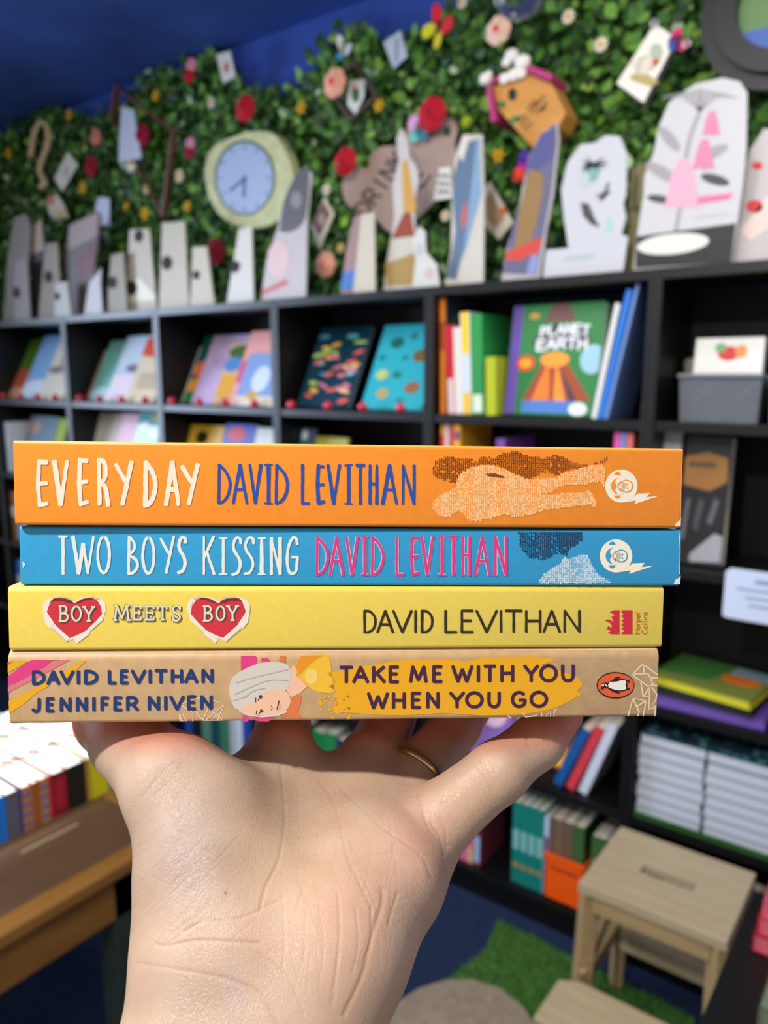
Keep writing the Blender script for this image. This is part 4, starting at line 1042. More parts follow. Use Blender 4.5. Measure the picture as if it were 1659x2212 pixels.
# the second shelves: only the heads of these show above the held stack
def head(label, x0, x1, y, rgb, lean=18, t=.13, zs=1.23, art=None, T=.01, **k):
    t = .13
    a0, z = wall_at(x0, y, t); a1, _ = wall_at(x1 - 1, y, t)
    a0, a1 = clamp(a0, a1)
    h = (z - zs - T * math.sin(R_(lean))) / math.cos(R_(lean))
    return facing_az(label, a0, a1 - a0, h, lean, T, rgb, art, .05, zs, group=G_MID, **k)
head('grey blue book, left of the lime one on the far left second shelf', 62, 122, 898, (120, 146, 170), art=[('e', (190, 160, 150), .2, .8, .3, .12)])
head('lime green book on the far left second shelf', 124, 144, 904, (160, 190, 60), t=.12)
head('off white book at the left of the shelf with shiny foil', 205, 255, 893, (204, 198, 184), t=.14)
head('pink and white book beside the shiny foil one', 252, 294, 893, (220, 176, 190), t=.12)
head('shiny silver and teal foil book under the cream picture book', 292, 343, 889, (90, 170, 180), t=.10, art=[('e', (244, 240, 220), .3, .8, .22, .06), ('e', (244, 240, 220), .75, .72, .24, .06), ('r', (170, 170, 60), .55, .86, 1, 1)], rough=.08)
head('yellow book with a black spot, third bookcase second shelf', 408, 482, 917, (206, 160, 44), art=[('e', (40, 30, 20), .4, .82, .18, .09)])
head('royal blue book with a red figure, right of the yellow one', 482, 552, 915, (50, 76, 170), art=[('e', (190, 60, 70), .4, .86, .3, .1)])
head('white book at the right end of the third bookcase second shelf', 548, 592, 924, (206, 204, 200), t=.1)
head('white book at the left of the dark second shelf', 608, 640, 905, (206, 208, 212), lean=12)
head('dark teal book with white marks beside the white one', 641, 690, 924, (40, 96, 110), lean=12, art=[('e', (210, 220, 226), .3, .92, .2, .06), ('e', (120, 70, 150), .7, .94, .2, .05)])
head('yellow book barely showing above the orange paperback', 692, 762, 942, (170, 160, 60), lean=12)
def spm(label, x0, x1, y, rgb, lean=0, **k): return sp(label, x0, x1, y, rgb, lean, zs=1.23, yb=950, group=G_MID, **k)
spm('red spined book at the left of a short row above the orange paperback', 952, 961, 910, (214, 60, 60), spine=[(.9, 1, (226, 170, 40))])
spm('white spined book in the short row above the orange paperback', 961.5, 970, 912, (224, 216, 220))
spm('crimson spined book in the short row above the orange paperback', 970.5, 979, 914, (206, 40, 66))
spm('golden spined book ending the short row above the orange paperback', 979.5, 995, 916, (222, 160, 40), spine=[(.86, .94, (120, 60, 110))])
spm('purple book barely showing above the orange paperback', 1072, 1092, 948, (110, 70, 150))
spm('magenta spined book left of the divider above the orange paperback', 1327, 1341, 934, (216, 80, 160))
spm('blue and white spined book left of the divider above the orange paperback', 1342, 1352, 935, (110, 140, 210))
spm('coral spined book nearest the divider above the orange paperback', 1354, 1368, 936, (214, 110, 100))
head('black and yellow book right of the divider above the orange paperback', 1405, 1438, 938, (160, 160, 40), lean=6, t=.1, art=[('r', (30, 30, 30), .1, .85, .5, .95)])
head('silver grey book right of the divider above the orange paperback', 1440, 1486, 930, (176, 184, 192), lean=6, t=.08)

# the lower shelves
def row(a, a_end, zs, items, where, group=G_LOW, w=.17, t0=.03, lean=0):
    i = 0
    names = ['first', 'second', 'third', 'fourth', 'fifth', 'sixth', 'seventh', 'eighth', 'ninth', 'tenth', 'eleventh', 'twelfth']
    for cname, rgb, T, h, spine in items:
        spined('%s spined book, %s from the left %s' % (cname, names[i], where), a, zs, T - .0008, h, w, rgb, lean, t0, spine, group=group)
        a += T; i += 1
    return a
W = lambda px, py, t=.03: wall_at(px, py, t)[0]
# bottom shelf right of the hand
a = W(955, 1880)
row(a, 0, .10, [('pink', (222, 84, 128), .034, .285, [(.55, .98, (170, 40, 40)), (.1, .3, (236, 170, 190))]), ('rose', (206, 60, 110), .034, .28, [(.55, .9, (190, 50, 50)), (.42, .54, (220, 220, 230))]), ('mauve', (214, 96, 150), .03, .28, [(.55, .98, (206, 60, 40)), (.42, .54, (220, 220, 230))]),
    ('tan', (206, 110, 130), .026, .275, [(.5, .95, (206, 60, 40)), (.0, .2, (206, 170, 120))]), ('wine red', (120, 50, 66), .026, .27, [(.55, .95, (196, 70, 50)), (.05, .4, (150, 180, 220))])], 'on the bottom shelf right of the hand')
a = W(1103, 1925)
for i in range(4):
    spined('teal spined book, %s of four matching teal spines' % ['first', 'second', 'third', 'fourth'][i], a, .10, .0268, .285, .2, (22, 120, 112), 0, .03, [(.42, .66, (120, 180, 180)), (.2, .25, (160, 130, 70))], group='four matching teal books')
    a += .0275
spined('pale blue spined book beside the teal four', a, .10, .015, .27, .17, (176, 196, 220), 0, .03, [(.5, .75, (110, 60, 90))], group=G_LOW)
# orange crate with books behind
a = W(1172, 1950)
ac = W(1262, 1985)
cr = thing('crate', 'bright orange crate on the bottom shelf beside the wooden step stool', 'crate', wall_matrix((a + ac) / 2, .02, .101))
OR = mat((238, 86, 8), .45); ORD = mat((170, 56, 8), .6)
hw = (ac - a) / 2 - .004
cb = MB(); cb.box(-hw, hw, 0, .006, 0, .15, OR); cb.box(-hw, hw, .194, .2, 0, .15, OR); cb.box(-hw, -hw + .006, 0, .2, 0, .15, OR); cb.box(hw - .006, hw, 0, .2, 0, .15, OR); cb.box(-hw, hw, 0, .2, 0, .006, OR)
cb.build('crate_body', cr)
MB().box(-hw * .7, hw * .7, -.001, .001, .108, .12, ORD).build('dark_slot_plate', cr)
MB().box(-hw - .002, hw + .002, -.003, .008, .142, .154, OR).build('rim', cr)
a2 = W(1172, 1950) + .014
for rgb, nm, T in [((120, 96, 80), 'dull brown', .04), ((104, 84, 70), 'dark brown', .04), ((58, 96, 50), 'olive green', .04)]:
    spined('%s book standing in the orange crate' % nm, a2, .108, min(T, (2 * hw - .022) / 3 - .001), .26, .15, rgb, 0, .042, group='books in and beside the orange crate')
    a2 += (2 * hw - .022) / 3
a2 = ac + .004
for i in range(2):
    spined('green spined book, %s of the green two behind the step stool' % ['left', 'right'][i], a2, .101, min(.046, (-.024 - ac) / 2 - .001), .25, .15, (58, 96, 50), 0, .05, [(.2, .3, (110, 130, 80)), (.6, .7, (110, 130, 80))], group='books in and beside the orange crate')
    a2 += min(.048, (-.024 - ac) / 2)
# middle lower shelf of the volcano bookcase
sp('navy blue book leaning right behind the little finger', 1195, 1214, 1560, (28, 84, 150), 22, zs=.485, yb=1690, w=.2, group='three books leaning on the lower shelf')
sp('red book leaning right between the blue and white ones', 1222, 1241, 1555, (200, 62, 72), 21, zs=.485, yb=1700, w=.2, group='three books leaning on the lower shelf')
sp('white book leaning right on the lower shelf, rightmost of the three', 1249, 1268, 1550, (196, 204, 222), 19, zs=.485, yb=1710, w=.2, group='three books leaning on the lower shelf')
facing_az('yellow picture book with a blue top, lying back behind the little finger', W(1100, 1680, .1), .17, .15, 50, .02, (226, 164, 24), [('r', (40, 70, 150), 0, .45, 1, 1), ('e', (90, 130, 210), .5, .7, .2, .1)], .12, .485, group=G_LOW)
facing_az('purple and pink picture book seen between ring finger and little finger', -.545, .14, .26, 16, .012, (126, 96, 176), [('e', (226, 190, 214), .5, .6, .35, .2), ('r', (206, 120, 150), 0, .85, 1, 1), ('e', (220, 200, 170), .3, .8, .2, .08)], .05, .485, group=G_LOW)
facing_az('white picture book behind the purple one, above the little finger', W(1045, 1650, .09), .12, .25, 14, .012, (206, 206, 214), None, .09, .485, group=G_LOW)
a = -.665
row(a, 0, .485, [('dark', (38, 36, 40), .03, .28, None), ('raspberry', (196, 50, 80), .024, .27, [(.5, .8, (220, 140, 160))]), ('blue', (60, 110, 180), .026, .26, None), ('charcoal', (44, 44, 50), .03, .28, None)], 'on the shelf behind the gold ring')
row(-1.33, 0, .10, [('deep green', (24, 96, 48), .05, .3, None), ('black', (26, 26, 28), .05, .3, None), ('emerald', (30, 120, 60), .06, .28, None), ('green', (40, 130, 70), .06, .29, None), ('dark blue', (30, 50, 100), .05, .28, None), ('leaf green', (46, 126, 54), .06, .3, None), ('bottle green', (22, 80, 46), .06, .28, None), ('charcoal', (40, 40, 46), .05, .27, None), ('olive', (90, 100, 50), .05, .28, None), ('dark red', (120, 30, 40), .05, .28, None)], 'on the bottom shelf behind the fingers')
row(-2.005, 0, .10, [('blue', (40, 80, 170), .05, .3, None), ('black', (24, 24, 26), .07, .3, None), ('grey green', (90, 130, 110), .06, .29, None), ('dark teal', (30, 70, 76), .06, .3, None), ('green', (60, 120, 90), .06, .28, None), ('silver', (170, 180, 190), .04, .28, None), ('white', (206, 212, 220), .04, .28, None), ('royal blue', (40, 70, 160), .05, .28, None), ('black slim', (28, 28, 30), .05, .28, None)], 'on the bottom shelf behind the thumb')
row(-1.32, 0, .485, [('dark grey', (60, 60, 66), .05, .27, None), ('forest green', (40, 90, 60), .05, .27, None), ('navy', (34, 44, 90), .06, .28, None), ('brown', (100, 70, 50), .05, .26, None), ('slate', (80, 90, 100), .06, .27, None), ('maroon', (110, 34, 50), .05, .27, None)], 'on the lower shelf behind the book stack')
# far left bookcase, seen in the narrow gap left of the held stack
for zs, sets in ((1.23, [('white', (206, 214, 226))]), (.86, [('brown', (140, 100, 60)), ('sky', (120, 160, 214)), ('white', (210, 216, 226)), ('navy', (40, 60, 120))]), (.485, [('blue', (60, 110, 190)), ('white', (206, 212, 222)), ('teal', (40, 110, 120)), ('grey', (120, 130, 140))])):
    where = {1.23: 'on the far left second shelf', .86: 'on the third shelf at the far left end', .485: 'on the fourth shelf at the far left end'}[zs]
    row(-3.375, 0, zs, [(n, c, .045 if zs > 1 else .055, .26, [(.5, .7, (220, 220, 226))]) for n, c in sets], where, group='books at the far left end')

# right-hand bookcase
a, _ = wall_at(1410, 895, .08)
pot = thing('storage_pot', 'black pot with a beige top beside the grey basket', 'pot', wall_matrix(.062, .20, SH + .001))
pb = MB(); pb.tube([(0, 0, 0), (0, 0, .005), (0, 0, .11), (0, 0, .115)], [.03, .032, .037, .037], mat((26, 26, 28), .5), 20); pb.build('pot_body', pot, smooth=False)
MB().tube([(0, 0, .113), (0, 0, .16), (0, 0, .165)], [.032, .033, .024], mat((150, 146, 134), .7), 18).build('contents', pot)
def basket(px0, px1, yb, yt, label, card=None, card_label=None):
    t = .03
    a0, _ = wall_at(px0, yb, t); a1, _ = wall_at(px1, yb, t); _, zt = wall_at(px0, yt, t)
    h = zt - SH - .001; w = a1 - a0; d = .17
    GREY = mat((92, 97, 104), .6, .3, .25, 220, bump=.6)
    r = thing('storage_basket', label, 'basket', wall_matrix((a0 + a1) / 2, t, SH + .001), 'grey plastic baskets on the top shelf')
    bb = MB(); s = .94; n = 3
    o = [(-w / 2 * s, 0.006, 0), (w / 2 * s, 0.006, 0), (w / 2 * s, d, 0), (-w / 2 * s, d, 0)]; q = [(-w / 2, 0, h), (w / 2, 0, h), (w / 2, d + .006, h), (-w / 2, d + .006, h)]
    e = .006
    qi = [(-w / 2 + e, e, h), (w / 2 - e, e, h), (w / 2 - e, d, h), (-w / 2 + e, d, h)]; oi = [(-w / 2 * s + e, .012, .006), (w / 2 * s - e, .012, .006), (w / 2 * s - e, d - e, .006), (-w / 2 * s + e, d - e, .006)]
    bb.add(o + q + qi + oi, [(0, 1, 5, 4), (1, 2, 6, 5), (2, 3, 7, 6), (3, 0, 4, 7), (3, 2, 1, 0), (4, 5, 9, 8), (5, 6, 10, 9), (6, 7, 11, 10), (7, 4, 8, 11), (8, 9, 13, 12), (9, 10, 14, 13), (10, 11, 15, 14), (11, 8, 12, 15), (12, 13, 14, 15)], GREY)
    bb.build('basket_body', r)
    rim = MB(); rim.tube([(-w / 2, -.002, h), (w / 2, -.002, h), (w / 2, d + .008, h), (-w / 2, d + .008, h)], .006, mat((104, 109, 116), .5), 8, closed=True); rim.build('rim', r)
    if card:
        c = thing('greeting_card', card_label, 'card', wall_matrix((a0 + a1) / 2, t + .05, SH + .0145) @ Matrix.Rotation(R_(-8), 4, 'X'))
        k = MB(); k.box(-w * .42, w * .42, 0, .03, 0, h + .085, mat((226, 226, 224), .6)); k.build('card_stock', c)
        k = MB(); k.disc(.0, h + .045, .026, .018, -.0014, mat((206, 60, 70), .6)); k.disc(.03, h + .05, .014, .016, -.0015, mat((226, 150, 80), .6)); k.disc(-.02, h + .06, .014, .012, -.0016, mat((120, 170, 120), .6)); k.build('printed_flowers', c)
basket(1462, 1640, 900, 812, 'grey plastic basket holding white cards on the top shelf', True, 'pack of white cards with a red flower standing in the grey basket')
basket(1658, 1800, 906, 815, 'grey plastic basket cut by the right edge of the photo', True, 'pack of white cards in the basket at the right edge')
# packaged thing standing behind the right end of the stack
a0, z0 = wall_at(1462, 1205, .06); a1, _ = wall_at(1560, 1205, .06)
facing_az('black boxed toy with a gold band and grey window, right of the orange paperback', a0, a1 - a0, .34, 5, .05, (30, 30, 34), [('p', (150, 104, 50), [(.0, .62), (.6, .58), (.96, .66), (.94, .84), (.5, .88), (.0, .84)]), ('r', (90, 70, 44), .1, .76, .7, .8), ('p', (150, 152, 158), [(.3, .02), (.98, .04), (.98, .24), (.8, .26), (.3, .08)]), ('p', (96, 96, 102), [(.05, .2), (.12, .5), (.2, .52), (.14, .18)]), ('p', (70, 70, 76), [(.3, .3), (.4, .52), (.52, .5), (.42, .26)]), ('p', (88, 88, 94), [(.6, .34), (.74, .54), (.84, .5), (.72, .32)])], .05, 1.23, name='toy_box', group=None)
# card on the shelf edge
a0, z0 = wall_at(1560, 1335, -.004); a1, z1 = wall_at(1690, 1222, -.004)
nc = thing('notice_card', 'pale printed notice card fixed to the black shelf at the right edge', 'card', wall_matrix(a0, -.006, z0 + .004))
k = MB(); k.prism([(0, .004), (.012, 0), (.155, 0), (.155, .13), (.012, .13), (0, .12)], 0, .0045, mat((190, 202, 226), .6)); k.build('card_stock', nc)
k = MB()
for i, (x0, x1) in enumerate([(.07, .15), (.03, .15), (.05, .14), (.06, .15)]): k.box(x0, x1, -.0012, -.0002, .098 - i * .02, .104 - i * .02 + (.006 if i == 0 else 0), mat((140, 150, 176), .6))
k.build('printed_lines', nc)
# three books lying in a pile
pz = .83
for i, (lab, rgb, T, w, dep, dx, yaw) in enumerate([('purple book lying at the bottom of the pile', (96, 70, 150), .03, .30, .23, .0, 1), ('black book lying in the middle of the pile', (30, 30, 34), .026, .27, .22, .0, -3), ('yellow and green picture book lying on top of the pile', (112, 122, 56), .024, .27, .22, -.004, -8)]):
    a0 = .04 + dx
    M = wall_matrix(a0, .015 + .01 * i, pz + .001 + T) @ Matrix.Rotation(R_(yaw), 4, 'Z') @ Matrix.Rotation(-R_(90), 4, 'X')
    shelf_book(lab, M, w, dep, T - .0005, rgb, [('p', (60, 110, 50), [(.0, .2), (.5, .3), (.6, 1), (0, 1)]), ('e', (206, 110, 40), .75, .55, .2, .16), ('r', (120, 150, 160), .6, .7, .98, .98)] if i == 2 else None, group='pile of three books behind the brown paperback', pages=((104, 80, 156), (44, 44, 48), (190, 184, 50))[i], back=(200, 200, 30) if i == 2 else None)
    pz += T
# two tall stacks of white-edged books
zb = .485
for s, (px0, px1) in enumerate([(1368, 1510), (1514, 1668)]):
    a0, _ = wall_at(px0, 1780, .012); a1, _ = wall_at(px1, 1850, .012)
    z = zb + .001
    names = ['lowest', 'second', 'third', 'fourth', 'fifth', 'sixth', 'seventh', 'topmost']
    for i in range(8):
        T = .0315
        j = rg.uniform(-.003, .003)
        M = wall_matrix(a1 + j, .02 + rg.uniform(-.003, .003), z + T) @ Matrix.Rotation(R_(180), 4, 'Z') @ Matrix.Translation((0, 0, 0)) @ Matrix.Rotation(R_(90), 4, 'X')
        M = wall_matrix(a0 + j, .205, z + T) @ Matrix.Rotation(R_(-90), 4, 'Z') @ Matrix.Rotation(-R_(90), 4, 'X')
        art = None
        if i == 7:
            art = [('e', rg.choice([(60, 110, 120), (80, 130, 140), (30, 40, 50)]), rg.uniform(.05, .95), rg.uniform(.05, .95), .05, .05) for _ in range(40)]
        shelf_book('white-edged hardback, %s in the %s stack behind the step stool' % (names[i], ['left', 'right'][s]), M, .185, a1 - a0 - .004, T - .0006, (34, 60, 70) if i == 7 else (150, 157, 168), art, group='two tall stacks of white-edged hardbacks', pages=(186, 192, 204))
        z += T
# low books seen through the step stool
row(.02, 0, .10, [('salmon', (216, 110, 84), .05, .2, None), ('dark', (30, 30, 34), .04, .22, None), ('red', (180, 40, 50), .05, .2, [(.5, .8, (220, 180, 60))]), ('crimson', (150, 30, 44), .05, .2, None), ('pink', (210, 90, 110), .05, .21, None), ('yellow', (214, 176, 40), .04, .19, None), ('scarlet', (190, 36, 40), .05, .2, None), ('blue', (60, 90, 150), .04, .2, None), ('maroon', (110, 24, 36), .05, .2, None)], 'seen through the step stool', t0=.02)
k = MB(); k.box(.022, BW - .022, .008, .019, .4855, .4975, mat((40, 84, 32), .9, .1, .3, 200)); tag(wall_frame_build(k, 'grass_trim'), 'strip of artificial grass along the shelf under the white stacks', 'grass strip')
# ================================================================ furniture near the shelves
def at_a(a, t, z=0): return Matrix.Translation(WF(a, t, z))
PALEWOOD = wood((166, 149, 120), (180, 163, 134), 5, .5)
PALEWOOD2 = wood((156, 132, 92), (172, 148, 108), 5, .5)
st = thing('step_stool', 'pale wooden step stool with a slot in its top, standing on the grass mat', 'step stool', at_a(.193, -.238, .009))
k = MB()
hx, hy, zt = .172, .150, .491
for x0, x1, y0, y1 in [(-hx, -.065, -hy, hy), (.065, hx, -hy, hy), (-.065, .065, -hy, -.018), (-.065, .065, .018, hy)]: k.box(x0, x1, y0, y1, zt - .022, zt, PALEWOOD)
k.build('stool_top', st, bevel=.0)
MB().box(-.07, .07, -.017, .017, zt - .034, zt - .024, mat((84, 62, 34), .8)).build('dark_slot_plate', st)  # dark plate under the gap stands for the shade inside the slot
def beam(mb, p, q, w, h, m):
    p, q = Vector(p), Vector(q); d = (q - p); L = d.length
    R3 = d.to_track_quat('Z', 'Y').to_matrix().to_4x4()
    mb.box(-w / 2, w / 2, -h / 2, h / 2, 0, L, m, Matrix.Translation(p) @ R3)
for sx in (-1, 1):
    for (yb, yt) in ((-.14, -.128), (.15, .132)):
        k = MB(); beam(k, (sx * .162, yb, 0), (sx * .15, yt, zt - .023), .03, .042, PALEWOOD2); k.build('leg', st, bevel=.002)
    k = MB(); k.box(sx * .15 - .011, sx * .15 + .011, -.105, .11, zt - .07, zt - .024, PALEWOOD2); k.build('side_rail', st, bevel=.001)
    k = MB(); beam(k, (sx * .152, -.15, .24), (sx * .152, .125, .36), .018, .035, PALEWOOD2); k.build('diagonal_brace', st, bevel=.001)
    k = MB(); beam(k, (sx * .166, -.335, 0), (sx * .164, -.30, .213), .03, .04, PALEWOOD2); k.build('leg', st, bevel=.002)
    k = MB(); k.box(sx * .165 - .011, sx * .165 + .011, -.285, .13, .17, .212, PALEWOOD2); k.build('step_rail', st, bevel=.001)
MB().box(-.139, .139, -.142, -.12, zt - .07, zt - .023, PALEWOOD2).build('front_rail', st, bevel=.001)
MB().box(-.139, .139, .122, .144, zt - .07, zt - .023, PALEWOOD2).build('back_rail', st, bevel=.001)
MB().box(-.145, .145, .118, .138, .14, .215, PALEWOOD).build('back_board', st, bevel=.001)
k = MB(); k.prism([(-.195, -.335), (.195, -.335), (.195, -.19), (.15, -.165), (-.15, -.165), (-.195, -.19)], .215, .238, PALEWOOD)
k.v = [(x, z, y) for x, y, z in k.v]; k.build('lower_step', st, bevel=.003)

# ---- brown table with books, left of the hand
TZ, TX = .62, -.785
tb = thing('display_table', 'brown wooden table with a honey coloured rim, left of the hand', 'table', at_a(TX - .5, -1.5))
HONEY = wood((112, 76, 30), (140, 98, 44), 3, .32, (6, 1, 6)); BROWN = wood((78, 56, 36), (88, 64, 42), 3, .5, (6, 1, 6))
MB().box(-.5, .45, -.55, .53, TZ - .03, TZ, BROWN).build('table_top', tb)
k = MB(); k.box(.45, .5, -.6, .58, TZ - .034, TZ + .004, HONEY); k.box(-.55, .45, .53, .58, TZ - .034, TZ + .004, HONEY); k.build('rim', tb, bevel=.008)
k = MB(); k.box(.455, .485, -.58, .565, TZ - .14, TZ - .034, HONEY); k.box(-.5, .455, .535, .565, TZ - .13, TZ - .034, HONEY); k.build('apron', tb, bevel=.004)
DG = mat((40, 52, 46), .5)
for x, y in ((.45, .40), (.45, -.54), (-.45, .40), (-.45, -.54)):
    MB().box(x - .035, x + .035, y - .035, y + .035, 0, TZ - .031, DG).build('leg', tb, bevel=.004)
k = MB(); 
for y0, y1 in ((-.5, .16), (.27, .42)): k.box(.262, .27, y0, y1, TZ, TZ + .001, mat((140, 128, 106), .4))
k.build('label_strip', tb)
TBF = 'children\'s books in rows on the brown table'
def tbook(label, t, a, T, h, w, rgb, spine=None):
    M = Matrix(((0, -1, 0, 0), (1, 0, 0, 0), (0, 0, 1, 0), (0, 0, 0, 1))); M.translation = WF(a, t, TZ + .0012)
    M = M @ Matrix.Translation((T, 0, 0)) @ Matrix.Rotation(R_(90), 4, 'Z')
    return shelf_book(label, M, w, h, T - .0012, rgb, None, spine, group=TBF, pages=(244, 242, 236))
bl_px = [-120, -60, 0, 14, 44, 50, 73, 89, 109, 118, 148, 190, 200, 238, 252, 300]
cols = [((70, 90, 150), 'faded blue'), ((40, 110, 190), 'sky blue'), ((20, 110, 200), 'bright blue'), ((84, 84, 100), 'slate grey'), ((40, 60, 130), 'navy blue'), ((170, 110, 66), 'tan and blue dotted'), ((150, 80, 34), 'rust brown'), ((164, 116, 80), 'light brown dotted'), ((170, 26, 40), 'bright red'), ((120, 20, 34), 'dark crimson'), ((26, 24, 22), 'thick black'), ((160, 130, 50), 'mustard'), ((190, 184, 24), 'lemon yellow'), ((50, 120, 120), 'teal'), ((120, 120, 116), 'grey')]
AB = -1.09
ts = []
for x in bl_px:
    y = 1820 - 114 * x / 250
    ts.append(at_z(x, y, TZ).y - WP.y)
for row_i, (w, a) in enumerate(((.15, AB), (.15, AB - .156), (.15, AB - .312))):
    for i, (rgb, nm) in enumerate(cols):
        T = ts[i + 1] - ts[i]
        if row_i == 0:
            spn = [(.1 + .22 * j, .18 + .22 * j, (70, 90, 140)) for j in range(4)] if 'dotted' in nm else [(.15, .85, (150, 30, 46))] if nm == 'dark crimson' else None
            tbook('%s spined book in the front row on the brown table' % nm, ts[i], a, T, .118, w, rgb, spn)
        else:
            tbook('%s book, %s row back on the brown table, pages upwards' % (nm, ['', 'second', 'third'][row_i]), ts[i], a, T, .116 + .002 * (i % 3), w, cols[(i * 5 + row_i * 3) % len(cols)][0])
# ---- black display table at the lower right
RZ = .75
rt = thing('display_table', 'black display table at the lower right edge, beside the step stool', 'table', at_a(.75, -1.0))
MB().box(-.32, .35, -.5, .46, RZ - .03, RZ, BLACK).build('table_top', rt, bevel=.002)
MB().box(-.30, .33, -.48, .44, RZ - .2, RZ - .03, BLACK).build('apron', rt)
for x in (-.27, .3):
    for y in (-.45, .41): MB().box(x - .025, x + .025, y - .025, y + .025, 0, RZ - .2, BLACK).build('leg', rt)
z = RZ + .001
for i, (lab, rgb, T) in enumerate([('dark red book at the bottom of the pile on the black table', (140, 24, 40), .036), ('red and pink book second in the pile on the black table', (196, 44, 66), .036), ('pink striped book third in the pile on the black table', (222, 110, 130), .036), ('crimson book topmost of the pile on the black table', (186, 30, 50), .036)]):
    M = at_a(.462 + .006 * i, -.72, z + T) @ Matrix.Rotation(-R_(90), 4, 'X')
    shelf_book(lab, M, .19, .16, T - .001, rgb, None, [(.1, .5, (230, 150, 160)), (.7, .8, (90, 20, 30))], group='pile of red books on the black table', pages=(206, 96, 110))
    z += T
M = at_a(.505, -.90, RZ + .001 + .05) @ Matrix.Rotation(-R_(90), 4, 'X')
shelf_book('grey green book lying on the black table at the right edge', M, .18, .16, .05, (96, 112, 90), pages=(110, 120, 100))

# ================================================================ cut-outs standing on the bookcases
class WArt(Art):
    """printed or painted marks on an upright surface that is parallel to the shelf wall"""
    LAYER = .0004
    def __init__(s, t, a0, z0): s.t = t; s.a0 = a0; s.z0 = z0; s.mb = MB(); s.rng = random.Random(5); s.front = -.0003
    def loc(s, p, layer):
        a, z = wall_at(p[0], p[1], s.t); return (a - s.a0, s.front - layer * s.LAYER, z - s.z0)
def wpoly(pts, t, floor=None):
    out = [wall_at(x, y, t) for x, y in pts]
    if floor is not None:
        zm = min(z for a, z in out)
        out = [(a, floor if z - zm < .035 else max(z, floor)) for a, z in out]
    return out
def standee(label, pts, t, rgb, draw=None, th=.006, strut=True, hole=None, smooth=False, rough=.5):
    rgb = tuple(int(v * .88) for v in rgb)
    if smooth: pts = smooth_line(list(pts) + [pts[0]], 4)[:-1]
    pl = wpoly(pts, t, ZT + .001)
    a0 = sum(p[0] for p in pl) / len(pl)
    r = thing('cardboard_standee', label, 'standee', at_a(a0, t, ZT + .001), 'cardboard cut-outs standing on the bookcases')
    b = MB(); b.prism([(a - a0, z - ZT - .001) for a, z in pl], 0, th, mat(rgb, rough, .3)); b.build('board', r)
    if strut:
        amin, amax = min(p[0] for p in pl), max(p[0] for p in pl); hm = max(p[1] for p in pl) - ZT
        am = (amin + amax) / 2 - a0
        base = [p[0] - a0 for p in pl if p[1] < ZT + .01]; am = sum(base) / len(base)
        k = MB(); k.add([(am, th, hm * .6), (am, th, 0), (am, th + .06, 0), (am + .004, th, hm * .6), (am + .004, th, 0), (am + .004, th + .06, 0)], [(0, 1, 2), (5, 4, 3), (0, 3, 4, 1), (1, 4, 5, 2), (2, 5, 3, 0)], mat((176, 168, 152), .8)); k.build('strut', r)
    if hole:
        k = MB()
        for hx_, hy_, hr in hole:
            a, z = wall_at(hx_, hy_, t); ax, _ = wall_at(hx_ + hr, hy_, t)
            k.disc(a - a0, z - ZT - .001, ax - a, (ax - a) * .8, -.001, mat((40, 36, 34), .8))
        k.build('fold_hole', r)
    if draw:
        w = WArt(t, a0, ZT + .001); draw(w); w.build('printed_picture', r)
    return r
C = lambda *rgb: mat(rgb, .5)
standee('grey beige cardboard cut-out at the far left of the bookcase tops', [(4, 672), (16, 560), (30, 470), (55, 462), (66, 490), (52, 672)], .10, (146, 140, 132), hole=None)
standee('low pale cardboard strut with a dark hole at the far left', [(28, 672), (32, 565), (58, 558), (64, 672)], .06, (156, 150, 150), hole=[(36, 632, 8)], strut=False)
standee('mauve and dark narrow cut-out, second from the far left', [(66, 668), (66, 500), (90, 470), (98, 560), (88, 668)], .12, (70, 62, 72), lambda w: w.poly([(66, 550), (68, 495), (90, 472), (95, 540)], C(170, 146, 132), 1))
standee('beige cardboard back with one dark hole behind a white strut', [(80, 668), (98, 526), (124, 524), (132, 668)], .09, (158, 146, 128), hole=[(105, 598, 9)])
standee('small white cardboard strut left of the mauve picture board', [(116, 664), (120, 612), (144, 608), (152, 664)], .05, (200, 198, 194), hole=[(124, 640, 6)], strut=False)
standee('large mauve and dark red picture board leaning right at the left', [(130, 662), (138, 560), (150, 486), (212, 456), (218, 470), (206, 560), (196, 660)], .12, (112, 92, 88), lambda w: w.poly([(134, 600), (160, 540), (205, 520), (198, 600), (160, 655)], C(84, 70, 70), 1).poly([(165, 560), (205, 525), (200, 590), (175, 600)], C(100, 40, 50), 2).poly([(150, 488), (212, 458), (208, 510), (150, 540)], C(150, 128, 124), 1))
standee('white corner cut-out at the foot of the mauve board', [(180, 660), (192, 612), (218, 580), (216, 610), (220, 658)], .05, (206, 202, 208), strut=False)
standee('low tan cardboard back with one dark hole', [(228, 658), (240, 552), (266, 545), (274, 656)], .07, (160, 148, 126), hole=[(243, 610, 10)])
standee('tall cream cardboard back with two holes left of centre', [(270, 656), (280, 496), (322, 494), (338, 648)], .10, (206, 196, 176), lambda w: w.poly([(272, 620), (300, 600), (336, 640), (336, 648), (272, 654)], C(220, 212, 190), 1), hole=[(300, 510, 10), (285, 622, 12)])
standee('tall cream cardboard back with one round hole', [(342, 652), (350, 482), (398, 478), (408, 648)], .08, (206, 196, 174), hole=[(361, 568, 12)])
standee('short cream cardboard back beside the tall ones', [(410, 648), (416, 534), (446, 532), (462, 642)], .06, (208, 200, 178), hole=[(424, 594, 8)])
standee('bright white cardboard back below the big clock', [(488, 642), (516, 494), (543, 490), (547, 636)], .07, (226, 224, 216), hole=[(508, 576, 11)])
